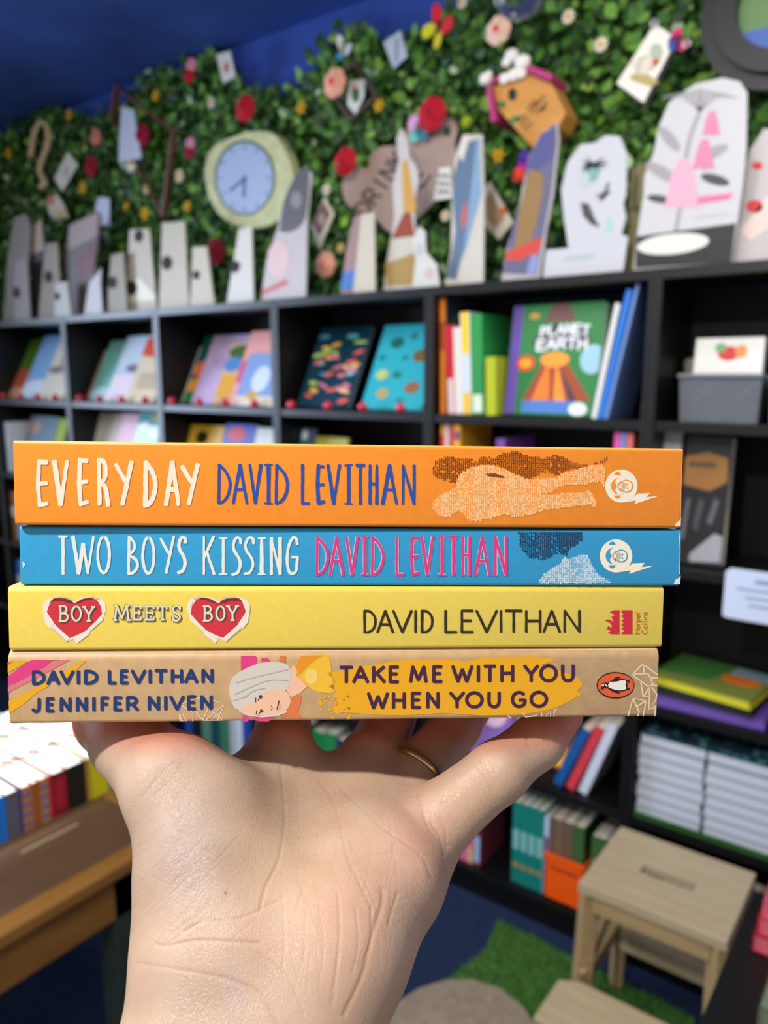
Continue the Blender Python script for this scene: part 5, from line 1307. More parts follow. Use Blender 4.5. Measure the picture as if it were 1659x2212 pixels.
def pic_grey(w):
    w.poly([(604, 500), (612, 440), (632, 390), (656, 362), (668, 372), (660, 470), (630, 500)], C(84, 84, 88), 1, True).ell(640, 432, 12, 18, C(130, 126, 128), 2)
    w.poly([(564, 628), (620, 602), (622, 614), (566, 638)], C(190, 90, 96), 2)
    w.ell(602, 560, 24, 40, C(206, 176, 178), 2)
standee('big curved board, dark grey above and pale pink below, red band at its foot', [(562, 638), (574, 570), (600, 490), (612, 430), (632, 390), (656, 360), (674, 374), (664, 470), (660, 634)], .09, (206, 198, 200), pic_grey, rough=.4)
standee('narrow picture board of pink and blue beside a cream strut', [(734, 626), (748, 540), (764, 470), (790, 460), (782, 540), (770, 624)], .10, (176, 140, 140), lambda w: w.poly([(734, 626), (742, 588), (774, 582), (768, 626)], C(64, 112, 180), 1))
standee('plain cream cardboard strut in the middle of the row', [(762, 624), (780, 464), (808, 458), (810, 622)], .06, (216, 208, 190), strut=False)
def pic_gold(w):
    w.poly([(868, 350), (880, 345), (890, 400), (900, 450), (888, 462), (872, 462)], C(190, 146, 66), 1)
    w.poly([(872, 460), (888, 460), (896, 510), (846, 516), (858, 490)], C(140, 60, 34), 1).poly([(846, 514), (892, 510), (896, 560), (836, 570)], C(190, 184, 172), 1)
    w.poly([(832, 570), (900, 545), (912, 560), (896, 615), (836, 618)], C(160, 130, 66), 2)
standee('tall slim white-edged cut-out with gold, brown and cream bands', [(828, 620), (836, 560), (852, 470), (848, 400), (862, 345), (856, 300), (866, 276), (880, 300), (884, 340), (900, 360), (904, 390), (894, 440), (898, 520), (916, 560), (918, 618)], .09, (214, 208, 206), pic_gold)
standee('small white rounded cut-out right of the gold banded one', [(890, 618), (898, 560), (890, 520), (905, 488), (918, 500), (920, 545), (942, 570), (950, 614)], .06, (222, 222, 216), lambda w: w.ell(906, 540, 8, 14, C(170, 176, 180), 1).ell(928, 590, 10, 12, C(190, 170, 160), 1), strut=False)
def pic_blue(w):
    w.poly([(964, 600), (974, 560), (984, 500), (978, 430), (980, 380), (1000, 310), (1034, 300), (1030, 420), (1004, 530), (986, 604)], C(86, 108, 136), 1).poly([(990, 330), (1000, 292), (1016, 290), (1000, 350)], C(206, 200, 186), 2)
    w.poly([(994, 470), (1008, 430), (1012, 470), (1000, 500)], C(170, 96, 96), 2).poly([(1030, 305), (1036, 296), (1040, 420), (1000, 560)], C(120, 150, 180), 2)
standee('tall curved blue picture board with a cream back panel at its right', [(960, 608), (974, 540), (976, 420), (982, 340), (1000, 292), (1042, 290), (1046, 420), (1044, 604)], .09, (216, 212, 202), pic_blue)
def pic_brown(w):
    w.poly([(1086, 590), (1110, 480), (1132, 420), (1140, 340), (1170, 290), (1200, 268), (1204, 300), (1190, 420), (1168, 540), (1160, 594)], C(96, 92, 120), 1)
    w.poly([(1110, 540), (1128, 430), (1146, 370), (1172, 380), (1168, 440), (1140, 540)], C(140, 108, 62), 2, True).poly([(1094, 545), (1172, 512), (1164, 545), (1120, 562), (1092, 560)], C(196, 62, 50), 3)
    w.poly([(1140, 360), (1168, 290), (1200, 270), (1196, 340), (1160, 370)], C(74, 76, 130), 2).poly([(1136, 594), (1148, 552), (1164, 548), (1160, 592)], C(130, 140, 190), 3)
standee('brown, gold and violet picture board with a red band, below the birdhouse', [(1082, 598), (1094, 540), (1116, 470), (1130, 400), (1142, 340), (1168, 288), (1204, 264), (1208, 300), (1196, 420), (1180, 500), (1166, 594)], .08, (196, 190, 194), pic_brown)
def pic_ink(w):
    rr = random.Random(2)
    ink, teal = C(36, 44, 46), C(110, 160, 154)
    w.ell(1276, 372, 18, 22, teal, 1).ell(1262, 388, 12, 20, C(176, 184, 186), 2)
    for k_ in range(16):
        an = rr.uniform(0, 6.28); w.stroke([(1280, 356), (1280 + rr.uniform(18, 34) * math.cos(an), 354 + rr.uniform(12, 24) * math.sin(an))], 5, ink, 3, w2=1)
    for k_ in range(11):
        an = rr.uniform(0, 6.28); w.stroke([(1306, 424), (1306 + rr.uniform(10, 20) * math.cos(an), 422 + rr.uniform(10, 18) * math.sin(an))], 4, ink, 3, w2=1)
    w.stroke([(1314, 396), (1308, 420)], 5, ink, 3)
    w.poly([(1254, 438), (1272, 440), (1284, 470), (1296, 492), (1276, 484), (1260, 466)], C(60, 62, 66), 2)
    w.poly([(1306, 500), (1316, 464), (1324, 498)], C(150, 196, 186), 2)
    for k_ in range(7): w.stroke([(1222 + k_ * 9, 556 - k_ * 1), (1226 + k_ * 9, 562 - k_)], 4, C(150, 176, 170), 2)
standee('white rounded cut-out with spiky dark ink sketches on a stepped white foot', [(1172, 590), (1180, 540), (1228, 536), (1218, 470), (1212, 410), (1226, 350), (1254, 312), (1286, 308), (1308, 292), (1338, 294), (1354, 330), (1352, 420), (1346, 440), (1352, 470), (1342, 505), (1356, 512), (1346, 576)], .07, (212, 214, 222), pic_ink)
standee('olive board with dark lines between the two big white cut-outs', [(1350, 580), (1356, 480), (1362, 370), (1380, 350), (1402, 360), (1404, 470), (1396, 575)], .12, (150, 142, 100), lambda w: w.stroke([(1376, 380), (1372, 430), (1376, 460)], 4, C(40, 38, 30), 1).stroke([(1362, 452), (1388, 448)], 4, C(40, 38, 30), 1))
def pic_bloom(w):   # a plain potted bell flower stands in for the printed figure
    pk, pk2, gr, dk = C(222, 158, 180), C(206, 120, 156), C(150, 146, 152), C(66, 62, 68)
    w.stroke(smooth_line([(1458, 512), (1470, 440), (1476, 380), (1490, 300), (1512, 240)]), 9, gr, 1)
    for x, y, rx, ry, rot in ((1430, 372, 40, 13, 30), (1540, 330, 36, 12, -25), (1545, 388, 32, 11, 15), (1446, 300, 34, 12, 50), (1424, 430, 26, 9, 10)): w.ell(x, y, rx, ry, gr if rx > 33 else dk, 1, rot=rot)
    for k_ in range(11): w.stroke(smooth_line([(1512, 240), (1512 + (k_ - 5) * 9, 206 - 3 * (5 - abs(k_ - 5))), (1512 + (k_ - 5) * 16, 212)]), 2.4, gr, 2)
    for cx, cy, sc in ((1476, 400, 1.0), (1538, 268, .5), (1522, 336, .62)):
        w.poly([(cx + u * sc, cy + v * sc) for u, v in ((-10, -56), (12, -56), (24, -20), (34, 50), (14, 42), (0, 52), (-16, 42), (-40, 50), (-26, -20))], pk if sc == 1 else pk2, 3)
    for k_ in range(9): w.stroke([(1500 + k_ * 9, 442 - k_ * 1.5), (1508 + k_ * 9, 426 - k_ * 1)], 6, C(226, 96, 150), 2)
    w.stroke([(1500, 470), (1570, 462)], 4, C(176, 176, 184), 2)
    w.poly([(1376, 511), (1590, 482), (1580, 566), (1372, 580)], C(30, 30, 36), 1)
    w.ell(1454, 527, 78, 22, C(214, 210, 202), 2, rot=-6)
standee('largest white cut-out, printed with pink bell flowers above a black foot', [(1368, 582), (1376, 510), (1390, 420), (1392, 380), (1412, 330), (1424, 270), (1446, 220), (1500, 182), (1560, 168), (1598, 176), (1614, 200), (1612, 320), (1604, 400), (1592, 484), (1580, 570)], .06, (214, 214, 218), pic_bloom)
standee('white and grey cut-out with red spots at the right edge', [(1566, 572), (1588, 480), (1602, 380), (1622, 320), (1650, 278), (1690, 280), (1690, 560)], .10, (214, 210, 212), lambda w: w.poly([(1600, 400), (1622, 330), (1640, 380), (1620, 470), (1590, 490)], C(170, 166, 168), 1).ell(1636, 358, 12, 9, C(196, 40, 44), 2).ell(1630, 446, 18, 14, C(196, 40, 44), 2).poly([(1600, 500), (1660, 420), (1680, 480), (1620, 520)], C(226, 200, 196), 2))

# ================================================================ things pinned into the ivy
TI = .235
def rose(px, py, r, rgb, label, centre=None, name='rose', TI=.235, stem=.09):
    a, z = wall_at(px, py, TI); a1, _ = wall_at(px + r, py, TI); R0 = a1 - a
    _, z1 = wall_at(px, py - r, TI); R0 = max(.012, (R0 * .4 + (z1 - z) * .8) / 1.05)
    o = thing(name, label, 'flower', at_a(a, TI, z), 'fabric roses in the ivy')
    rr = random.Random(int(px)); m = mat(rgb, .7, .2, .12, 60); mc = mat(centre or tuple(int(v * .8) for v in rgb), .7, .2)
    k = MB()
    for ring, (n, rad, tilt, sz) in enumerate(((7, .62, .55, .52), (6, .42, .9, .46), (4, .22, 1.2, .38))):
        for i in range(n):
            an = 2 * math.pi * i / n + ring * .5
            mx = Matrix.Rotation(an, 3, 'Y') @ Matrix.Rotation(tilt - .9, 3, 'Z')
            c = Vector((math.cos(an) * rad * R0, -.006 * ring * R0 / .03, -math.sin(an) * rad * R0))
            k.ball(c, R0 * sz, m, 8, 6, (.9, .3, 1), mx)
    k.build('petals', o, smooth=True)
    k = MB(); k.ball((0, -.012 * R0 / .03, 0), R0 * .3, mc, 10, 8, (1, .8, 1)); k.build('centre', o, smooth=True)
    k = MB(); k.tube([(0, .002, 0), (0, stem, -.01 * stem / .09)], .002, mat((50, 90, 40), .7), 6); k.build('stem', o)
    return o
def daisy(px, py, r, rgb, label, centre=(226, 170, 40), n=9, group='daisies in the ivy'):
    a, z = wall_at(px, py, TI); _, z1 = wall_at(px, py - r, TI); R0 = z1 - z
    o = thing('daisy', label, 'flower', at_a(a, TI, z), group)
    k = MB()
    for i in range(n):
        an = 2 * math.pi * i / n
        k.ball((math.cos(an) * R0 * .62, 0, math.sin(an) * R0 * .62), R0 * .42, mat(rgb, .7, .2), 8, 6, (1, .16, .48), Matrix.Rotation(-an, 3, 'Y'))
    k.build('petals', o, smooth=True)
    k = MB(); k.ball((0, -.003, 0), R0 * .36, mat(centre, .7, .2), 10, 8, (1, .5, 1)); k.build('centre', o, smooth=True)
    k = MB(); k.tube([(0, .002, 0), (0, .09, -.01)], .0018, mat((50, 90, 40), .7), 6); k.build('stem', o)
    return o
RED, CRIM, PEACH = (186, 24, 44), (150, 20, 50), (240, 176, 150)
for p in [(532, 235, 22, RED, 'red rose in the ivy above the big clock', None), (308, 294, 19, CRIM, 'crimson rose beside the brown frame in the ivy', None), (198, 360, 16, CRIM, 'dark red rose right of the white playing card at the left', None), (935, 247, 30, RED, 'large red rose on top of the taupe sign', None),
          (748, 350, 24, RED, 'red rose at the left end of the taupe sign', None), (410, 163, 13, RED, 'small red rose near the ceiling left of the white card', None), (410, 328, 12, CRIM, 'small crimson rose left of the big clock', None), (468, 545, 22, (120, 16, 36), 'deep red rose below the big clock', None),
          (725, 180, 25, PEACH, 'peach rose with a red heart on the dark picture frame', (226, 70, 70)), (1078, 67, 26, (244, 206, 184), 'cream rose with a red heart below the crystal ball', (226, 60, 70)), (705, 572, 22, PEACH, 'peach rose low in the ivy right of the big curved board', (220, 130, 120)), (208, 296, 13, (214, 130, 110), 'small salmon rose left of the brown frame', None),
          (414, 142, 12, (226, 150, 176), 'small pink rose above a red one near the ceiling', None), (412, 312, 11, (222, 150, 180), 'small pink rose left of the big clock', None)]:
    on = 'sign' in p[4] or 'dark picture frame' in p[4]
    rose(p[0], p[1], p[2], p[3], p[4], p[5], TI=.19 if on else .235, stem=.0355 if on else .09)
WHT, YEL = (236, 228, 206), (234, 186, 36)
for x, y, r, c, lab in [(1228, 36, 17, WHT, 'cream daisy near the top right of the ivy'), (1298, 96, 18, WHT, 'cream daisy left of the large tilted card'), (998, 6, 14, (226, 226, 220), 'white daisy at the top edge beside the red and yellow butterfly'), (283, 352, 22, (226, 230, 220), 'large white daisy at the foot of the white bottle shape'), (962, 466, 13, WHT, 'cream daisy right of the gold banded cut-out'), (705, 410, 13, WHT, 'cream daisy above the brown picture card'),
                        (456, 222, 14, (206, 210, 190), 'off white daisy above the big clock at the left'), (387, 380, 16, (206, 200, 170), 'cream daisy left of the big clock rim'), (735, 536, 12, (206, 190, 130), 'straw coloured daisy low in the middle of the ivy'), (316, 408, 13, (196, 190, 150), 'dull cream daisy above the cream cardboard backs')]:
    daisy(x, y, r, c, lab)
for x, y, r, lab in [(18, 331, 14, 'yellow flower at the far left edge of the ivy'), (178, 405, 15, 'yellow flower below the white card at the left'), (148, 248, 14, 'orange yellow flower on top of the ivy at the left'), (336, 206, 14, 'yellow flower right of the brown frame'), (650, 232, 16, 'bright yellow flower below the dip in the ivy'), (818, 227, 16, 'golden flower at the right corner of the dark frame'), (404, 446, 13, 'yellow flower above the round hole of the cream back'), (312, 462, 16, 'orange yellow flower above the cream back with two holes'), (1076, 336, 17, 'yellow pointed flower right of the tall blue board'), (272, 446, 10, 'small dull yellow flower over the cardboard backs')]:
    daisy(x, y, r, YEL, lab, (206, 140, 30), 6, 'yellow flowers in the ivy')
daisy(1006, 262, 15, (176, 200, 40), 'lime green flower right of the taupe sign', (200, 210, 60), 6, 'yellow flowers in the ivy')
daisy(574, 372, 17, (240, 150, 40), 'orange flower on the rim of the big clock', (210, 90, 40), 6, 'yellow flowers in the ivy')

def card(px4, rgb, label, draw=None, t=TI, th=.004, name='playing_card', cat='card', group=None, border=None, pin=.11):
    pl = wpoly(px4, t); a0 = sum(p[0] for p in pl) / len(pl); z0 = sum(p[1] for p in pl) / len(pl)
    o = thing(name, label, cat, at_a(a0, t, z0), group)
    k = MB(); k.prism([(a - a0, z - z0) for a, z in pl], 0, th, mat(rgb, .5)); k.build('card_face', o)
    if border:
        k = MB(); k.prism([((a - a0) * 1.04 + .006, (z - z0) * 1.04 - .008) for a, z in pl], th + .0002, th + .012, mat(border, .5)); k.build('backing', o)
    if draw:
        w = WArt(t, a0, z0); draw(w); w.build('print', o)
    k = MB(); k.tube([(0, th + (.012 if border else 0), 0), (0, pin, 0)], .0015, mat((120, 120, 120), .5), 6); k.build('pin', o)
    return o
G = 'cards pinned in the ivy'
card([(467, 118), (496, 110), (508, 165), (482, 180)], (214, 212, 206), 'white playing card against the blue wall near the ceiling', lambda w: w.ell(489, 146, 5, 12, C(170, 90, 90), 1), group=G)
card([(146, 328), (168, 356), (134, 414), (117, 385)], (214, 210, 198), 'white diamond-tilted card at the left of the ivy', lambda w: w.ell(143, 372, 7, 14, C(190, 180, 170), 1), group=G)
card([(828, 92), (864, 66), (880, 122), (850, 148)], (176, 186, 200), 'pale grey card half sunk in the ivy beside the blue wall', lambda w: w.stroke([(858, 84), (856, 132)], 6, C(130, 140, 160), 1), group=G)
card([(672, 490), (700, 425), (722, 462), (690, 538)], (210, 200, 176), 'brown picture card with a cream border under a daisy', lambda w: w.poly([(674, 482), (698, 436), (714, 462), (690, 510)], C(126, 74, 44), 1).ell(694, 474, 8, 14, C(176, 150, 140), 2), group=G)
card([(948, 364), (974, 360), (976, 428), (936, 434)], (216, 214, 204), 'white card with black lettering at the right of the taupe sign', lambda w: [w.stroke([(946 + 9 * i, 376 + 17 * j), (953 + 9 * i, 384 + 17 * j)], 4, C(90, 88, 84), 1) for i in range(3) for j in range(3)], t=.212, group=G, pin=.0135)
card([(1040, 414), (1058, 390), (1108, 480), (1078, 518), (1040, 482)], (220, 210, 186), 'cream picture card behind the brown and gold board', lambda w: w.poly([(1048, 430), (1060, 412), (1090, 470), (1072, 494), (1050, 470)], C(176, 140, 104), 1).ell(1086, 456, 10, 8, C(206, 110, 60), 2), group=G)
card([(205, 452), (214, 425), (236, 428), (236, 488), (214, 486)], (190, 194, 222), 'small pale violet card over the mauve board at the left', group=G)
card([(102, 440), (122, 418), (136, 440), (148, 470), (120, 476), (106, 462)], (206, 200, 186), 'small cream paper bird with a red head at the left', lambda w: w.ell(110, 432, 8, 11, C(206, 110, 96), 1).ell(132, 462, 12, 10, C(200, 190, 120), 1), name='paper_bird', cat='decoration')
card([(1414, 52), (1462, 82), (1390, 222), (1332, 180)], (232, 228, 214), 'large cream card with a small sketch, tilted on a black backing at the right', lambda w: w.poly([(1364, 160), (1400, 160), (1424, 178), (1404, 188), (1360, 172)], C(176, 160, 96), 1).ell(1418, 112, 14, 18, C(170, 180, 160), 1).ell(1390, 140, 26, 18, C(214, 206, 190), 2).ell(1416, 134, 7, 8, C(206, 96, 66), 3).stroke([(1376, 160), (1384, 128), (1400, 120)], 3, C(150, 140, 126), 3).stroke([(1404, 150), (1426, 130)], 3, C(170, 90, 80), 3), t=.20, group=G, border=(20, 20, 24))
for x, y, nm in ((1414, 50, 'upper'), (1484, 94, 'right')):
    a, z = wall_at(x, y, .19); o = thing('hook_ring', 'small silver hook at the %s corner of the large cream card' % nm, 'hook', at_a(a, .19, z), 'silver hooks by the large card')
    k = MB(); k.tube([(.009 * math.cos(i * .52), 0, .009 * math.sin(i * .52)) for i in range(12)], .002, mat((200, 200, 204), .2, .5, metal=1.0), 8, closed=True); k.build('ring', o, smooth=True)
    k = MB(); k.tube([(0, 0, .009), (0, .12, .012)], .0015, mat((190, 190, 194), .3, .5, metal=1.0), 6); k.build('pin', o)

# clock
fc = [(540, 286), (596, 290), (630, 340), (642, 400), (630, 452), (596, 486), (540, 494), (490, 474), (460, 430), (450, 370), (470, 318)]
pl = wpoly(smooth_line(fc + [fc[0]], 4)[:-1], .245); a0 = sum(p[0] for p in pl) / len(pl); z0 = sum(p[1] for p in pl) / len(pl)
ck = thing('wall_clock', 'big round clock with a cream rim and pale blue face, sunk in the ivy', 'clock', at_a(a0, .225, z0))
k = MB(); k.prism([(a - a0, z - z0) for a, z in pl], 0, .05, mat((190, 192, 146), .6, .3, .16, 20)); k.build('rim', ck, bevel=.004)
w = WArt(.225, a0, z0); w.ell(529, 384, 66, 82, C(52, 60, 50), 0); w.ell(529, 385, 61, 77, C(158, 176, 206), 1); w.build('face', ck)
w = WArt(.225, a0, z0); w.stroke([(529, 385), (527, 425)], 6, C(60, 80, 140), 3).stroke([(529, 385), (498, 412)], 6, C(60, 80, 140), 3).ell(529, 386, 5, 6, C(60, 80, 140), 4); w.build('hands', ck)
w = WArt(.225, a0, z0)
for i in range(12):
    an = i * math.pi / 6; w.stroke([(529 + 50 * math.sin(an), 385 - 64 * math.cos(an)), (529 + 56 * math.sin(an), 385 - 71 * math.cos(an))], 4, C(60, 70, 100), 2, caps=False)
w.build('hour_marks', ck)
# taupe sign
sg = [(738, 400), (750, 378), (772, 362), (796, 362), (800, 335), (826, 316), (868, 312), (884, 262), (908, 244), (936, 254), (972, 254), (988, 276), (982, 310), (986, 345), (976, 390), (950, 420), (930, 444), (902, 470), (866, 478), (842, 502), (812, 474), (786, 482), (766, 456), (744, 432)]
pl = wpoly(smooth_line(sg + [sg[0]], 3)[:-1], .225); a0 = sum(p[0] for p in pl) / len(pl); z0 = sum(p[1] for p in pl) / len(pl)
s_ = thing('hanging_sign', 'taupe scalloped sign lettered DRINK ME, hung at a slant in the ivy', 'sign', at_a(a0, .225, z0))
k = MB(); k.prism([(a - a0, z - z0) for a, z in pl], 0, .008, mat((160, 136, 124), .7)); k.build('board', s_)
w = WArt(.225, a0, z0)
def slant(word, p, q, hgt, wd):
    d = Vector((q[0] - p[0], q[1] - p[1])); L = d.length; d.normalize(); n_ = Vector((d.y, -d.x)); adv = L / len(word)
    for i, ch in enumerate(word):
        for stq in GLYPH[ch]: w.stroke([(p[0] + d.x * (i + .78 * u) * adv + n_.x * v * hgt, p[1] + d.y * (i + .78 * u) * adv + n_.y * v * hgt) for u, v in stq], wd, C(58, 48, 48), 1)
slant('DRINK', (792, 470), (884, 338), 34, 5.5); w.build('lettering', s_); w = WArt(.225, a0, z0)
slant('ME', (884, 442), (936, 372), 32, 5.5); w.build('lettering', s_); w = WArt(.225, a0, z0)
w.ell(966, 284, 8, 11, C(34, 60, 26), 1); w.build('hanging_hole', s_)
k = MB(); k.tube([(0, .008, .03), (0, .12, .03)], .002, mat((120, 100, 80), .7), 6); k.build('hanging_pin', s_)
# birdhouse
bh = [(1066, 188), (1131, 156), (1192, 182), (1222, 244), (1206, 276), (1150, 318), (1078, 238)]
TB = .17
pl = wpoly(bh, TB); a0 = sum(p[0] for p in pl) / len(pl); z0 = sum(p[1] for p in pl) / len(pl)
b_ = thing('birdhouse', 'tilted orange wooden birdhouse with a pink roof and white toppings in the ivy', 'birdhouse', at_a(a0, TB, z0))
k = MB(); k.prism([(a - a0, z - z0) for a, z in pl], 0, .09, wood((186, 124, 50), (206, 146, 68), 8, .6)); k.build('house_body', b_)
PK = mat((178, 50, 110), .6)
def slab(p, q, wdt, name):
    (a1, z1), (a2, z2) = wall_at(*p, TB), wall_at(*q, TB); d = Vector((a2 - a1, z2 - z1)); n_ = Vector((-d.y, d.x)).normalized() * wdt
    k = MB(); k.prism([(a1 - a0, z1 - z0), (a2 - a0, z2 - z0), (a2 + n_.x - a0, z2 + n_.y - z0), (a1 + n_.x - a0, z1 + n_.y - z0)], -.012, .10, PK); k.build(name, b_)
slab((1131, 152), (1192, 178), .018, 'roof_board'); slab((1064, 186), (1076, 262), -.016, 'roof_board'); slab((1064, 184), (1131, 151), .012, 'roof_board')
for nm, parts in (('snow_topping', [(1102, 118, 17), (1126, 132, 19), (1092, 132, 12)]), ('snow_topping', [(1046, 168, 15), (1052, 160, 10)]), ('snow_topping', [(1088, 168, 14), (1108, 160, 16), (1124, 158, 12)])):
    k = MB()
    for x, y, r in parts:
        a, z = wall_at(x, y, TB - .02); _, z1 = wall_at(x, y - r, TB - .02); k.ball((a - a0, -.012, z - z0), z1 - z, mat((232, 228, 220), .8), 10, 8, (1.1, .6, .9))
    k.build(nm, b_, smooth=True)
w = WArt(TB, a0, z0)
w.ell(1107, 204, 9, 14, C(24, 16, 10), 1)
for p in [[(1140, 236), (1156, 216)], [(1146, 244), (1164, 222)], [(1154, 230), (1176, 208)], [(1158, 246), (1182, 220)], [(1170, 240), (1180, 232)], [(1118, 262), (1136, 248)], [(1124, 272), (1142, 256)], [(1132, 280), (1150, 266)]]: w.stroke(p, 4.5, C(80, 50, 26), 1)
w.ell(1084, 226, 10, 8, C(70, 110, 50), 1).ell(1112, 258, 14, 8, C(86, 112, 60), 1, rot=-30)
w.build('painted_marks', b_)
k = MB(); k.box(-.01, .01, .09, .17, -.01, .01, mat((120, 80, 40), .7)); k.build('mounting_peg', b_)
# picture frames
def frame(px4, wd, rgb, label, draw=None, t=.225):
    pl = wpoly(px4, t); a0 = sum(p[0] for p in pl) / 4; z0 = sum(p[1] for p in pl) / 4
    o = thing('picture_frame', label, 'picture frame', at_a(a0, t, z0), 'picture frames in the ivy')
    m = wood(rgb, tuple(min(255, int(v * 1.25)) for v in rgb), 8, .5)
    for i in range(4):
        p, q = Vector((pl[i][0] - a0, pl[i][1] - z0)), Vector((pl[(i + 1) % 4][0] - a0, pl[(i + 1) % 4][1] - z0))
        c = Vector((0, 0)); pi = p + (c - p).normalized() * wd * 1.4; qi = q + (c - q).normalized() * wd * 1.4
        k = MB(); k.prism([tuple(p), tuple(q), tuple(qi), tuple(pi)], 0, .02, m); k.build('frame_side', o)
    if draw: w = WArt(t + .004, a0, z0); draw(w); w.build('picture', o)
    k = MB(); p = Vector((pl[0][0] - a0, pl[0][1] - z0)) * .97; k.tube([(p.x, .01, p.y), (p.x, .12, p.y)], .003, mat((90, 70, 50), .7), 6); k.build('pin', o)
    return o
frame([(246, 182), (376, 282), (350, 470), (236, 250)], .016, (84, 44, 28), 'brown wooden frame hung on its corner at the left of the ivy')
frame([(764, 128), (818, 208), (754, 264), (702, 186)], .016, (60, 48, 38), 'dark square frame on its corner around a pale keyhole picture', lambda w: w.poly([(756, 176), (790, 172), (788, 210), (770, 248), (752, 228)], C(206, 208, 204), 1).ell(770, 206, 9, 16, C(70, 96, 60), 2).ell(766, 186, 7, 6, C(206, 160, 160), 2))
card([(262, 232), (288, 236), (296, 290), (306, 342), (256, 350), (258, 290)], (190, 196, 216), 'pale violet bottle-shaped cut-out inside the brown frame', name='bottle_cutout', cat='decoration', t=.215)
# key
kp = smooth_line([(66, 340), (74, 290), (88, 265), (102, 275), (104, 310), (92, 345), (86, 370), (98, 395), (88, 405)], 4)
kw = [wall_at(x, y, .23) for x, y in kp]; a0, z0 = kw[0]
o = tag(thing('ribbon_curl', 'beige ribbon curl shaped like a hook at the far left of the ivy', 'ribbon', at_a(a0, .23, z0)))
k = MB(); k.tube([(a - a0, 0, z - z0) for a, z in kw], .014, mat((206, 180, 140), .7), 8); k.build('ribbon', o, smooth=True)
k = MB(); k.tube([(0, 0, 0), (0, .1, 0)], .003, mat((160, 140, 110), .7), 6); k.build('pin', o)
# butterflies
def butterfly(px, py, wings, body, label, pin=.14):
    a0, z0 = wall_at(px, py, .20); o = thing('butterfly_ornament', label, 'butterfly', at_a(a0, .20, z0), 'butterflies in the ivy')
    for x, y, rx, ry, rot, rgb in wings:
        a, z = wall_at(x, y, .20); _, z1 = wall_at(x, y - 10, .20); u = (z1 - z) / 10
        k = MB(); k.disc(a - a0, z - z0, rx * u, ry * u, -.002, mat(rgb, .5), 16, R_(rot), th=.003); k.build('wing', o)
    k = MB(); _, z1 = wall_at(px, py - 10, .2); u = (z1 - z0) / 10; k.tube([(0, -.004, -16 * u), (0, -.006, 0), (0, -.004, 16 * u)], [.003, .006, .003], mat(body, .5), 8); k.tube([(0, 0, 0), (0, pin, 0)], .0015, mat((90, 90, 90), .5), 6); k.build('body', o, smooth=True)
butterfly(948, 58, [(944, 30, 14, 24, 10, (206, 30, 40)), (966, 54, 14, 20, -40, (206, 40, 60)), (926, 66, 20, 15, 10, (206, 200, 30)), (946, 86, 10, 20, -15, (206, 190, 40))], (120, 30, 30), 'red and yellow butterfly at the top of the ivy')
butterfly(1464, 90, [(1462, 74, 14, 12, 30, (206, 30, 100)), (1474, 98, 14, 12, -30, (196, 30, 90)), (1452, 96, 9, 18, 10, (60, 70, 150))], (60, 30, 80), 'pink and blue butterfly on the corner of the large cream card')
butterfly(902, 282, [(894, 266, 16, 18, 0, (206, 150, 200)), (896, 294, 14, 14, 0, (96, 190, 170)), (916, 290, 12, 16, 20, (40, 110, 140))], (80, 120, 140), 'pastel pink and turquoise butterfly beside the large red rose', .0255)
butterfly(740, 104, [(736, 92, 10, 18, 20, (214, 222, 226)), (752, 106, 8, 14, -40, (196, 206, 214)), (736, 120, 12, 9, 0, (60, 140, 190))], (180, 170, 120), 'white and blue butterfly on top of the dark frame')
# pom-poms beside the brown board
for x, y, r, rgb, lab in [(1136, 342, 16, (96, 60, 180), 'violet pom-pom at the top of the bright trio beside the brown board'), (1130, 360, 13, (190, 50, 170), 'magenta pom-pom in the middle of the bright trio'), (1124, 378, 17, (236, 80, 66), 'coral red pom-pom at the bottom of the bright trio')]:
    a, z = wall_at(x, y, .18); _, z1 = wall_at(x, y - r, .18)
    o = thing('pom_pom', lab, 'pom-pom', at_a(a, .18, z), 'trio of bright pom-poms'); rr = random.Random(int(x))
    k = MB(); k.ball((0, 0, 0), (z1 - z) * .8, mat(rgb, .9, .1), 12, 8)
    for i in range(60):
        v = Vector((rr.gauss(0, 1), rr.gauss(0, 1), rr.gauss(0, 1))).normalized() * (z1 - z); k.ball(v * .85, (z1 - z) * .22, mat(rgb, .9, .1), 5, 4)
    k.build('fluff', o, smooth=True); k = MB(); k.tube([(0, 0, 0), (0, .14, 0)], .0015, mat((90, 90, 90), .5), 6); k.build('pin', o)
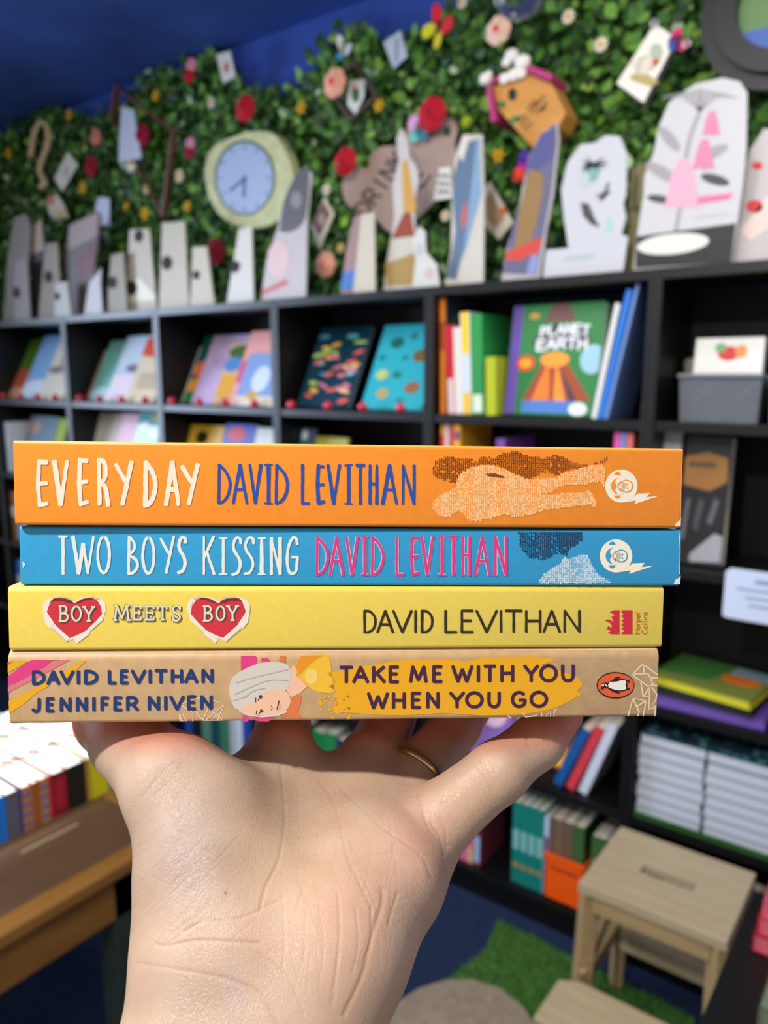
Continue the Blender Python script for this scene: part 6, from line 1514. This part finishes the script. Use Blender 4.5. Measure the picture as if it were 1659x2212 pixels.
# crystal ball hanging from the ceiling
a, z = wall_at(1120, -16, .0); _, z1 = wall_at(1120, -74, .0); rb_ = z1 - z
gm = bpy.data.materials.new('crystal'); gm.use_nodes = True; gb = gm.node_tree.nodes['Principled BSDF']; gb.inputs['Transmission Weight'].default_value = 1; gb.inputs['Roughness'].default_value = .0; gb.inputs['IOR'].default_value = 1.5
o = thing('hanging_crystal_ball', 'clear crystal ball hanging in front of the ivy at the top edge', 'crystal ball', at_a(a, 0, z))
k = MB(); k.ball((0, 0, 0), rb_, gm, 40, 24); k.build('ball', o, smooth=True)
k = MB(); k.tube([(0, 0, rb_), (0, 0, rb_ + .012)], .01, mat((190, 190, 194), .3, .5, metal=1.0), 12); k.build('cap', o)
k = MB(); k.tube([(0, 0, rb_ + .012), (0, 0, 3.06 - z)], .0012, mat((210, 210, 214), .4), 6); k.build('hanging_cord', o)
# round black framed picture at the top right corner
a, z = wall_at(1702, -4, .17); a1, _ = wall_at(1702 - 188, -4, .17); ro = a - a1; _, z1 = wall_at(1702, 188, .17)
o = thing('round_picture_frame', 'round black stepped frame with a green and blue picture at the top right corner', 'picture frame', at_a(a, .17, z))
def ringmesh(r0, r1, y0, y1, m):
    k = MB(); n = 48; vs = []; fs = []
    for i in range(n):
        c, s = math.cos(2 * math.pi * i / n), math.sin(2 * math.pi * i / n)
        for r, y in ((r0, y0), (r1, y0), (r1, y1), (r0, y1)): vs.append((r * c, y, r * s))
    for i in range(n):
        for j in range(4): fs.append((i * 4 + j, i * 4 + (j + 1) % 4, ((i + 1) % n) * 4 + (j + 1) % 4, ((i + 1) % n) * 4 + j))
    return k.add(vs, fs, m)
zr = z - z1
BLK = mat((24, 24, 30), .45)
ringmesh(zr * .80, zr, .0, .03, BLK).build('outer_ring', o, smooth=False)
ringmesh(zr * .56, zr * .82, -.02, .028, BLK).build('inner_ring', o)
k = MB(); k.disc(0, 0, zr * .58, zr * .58, .015, mat((96, 132, 84), .5), 40, th=.004); k.build('picture', o)
k = MB(); k.prism([(zr * .57 * math.cos(R_(t)), zr * .57 * math.sin(R_(t))) for t in range(205, 336, 5)], .0135, .0145, mat((66, 100, 176), .5)); k.build('painted_water', o)
k = MB(); k.tube([(0, .02, 0), (0, .17, 0)], .006, BLK, 8); k.build('hanging_peg', o)
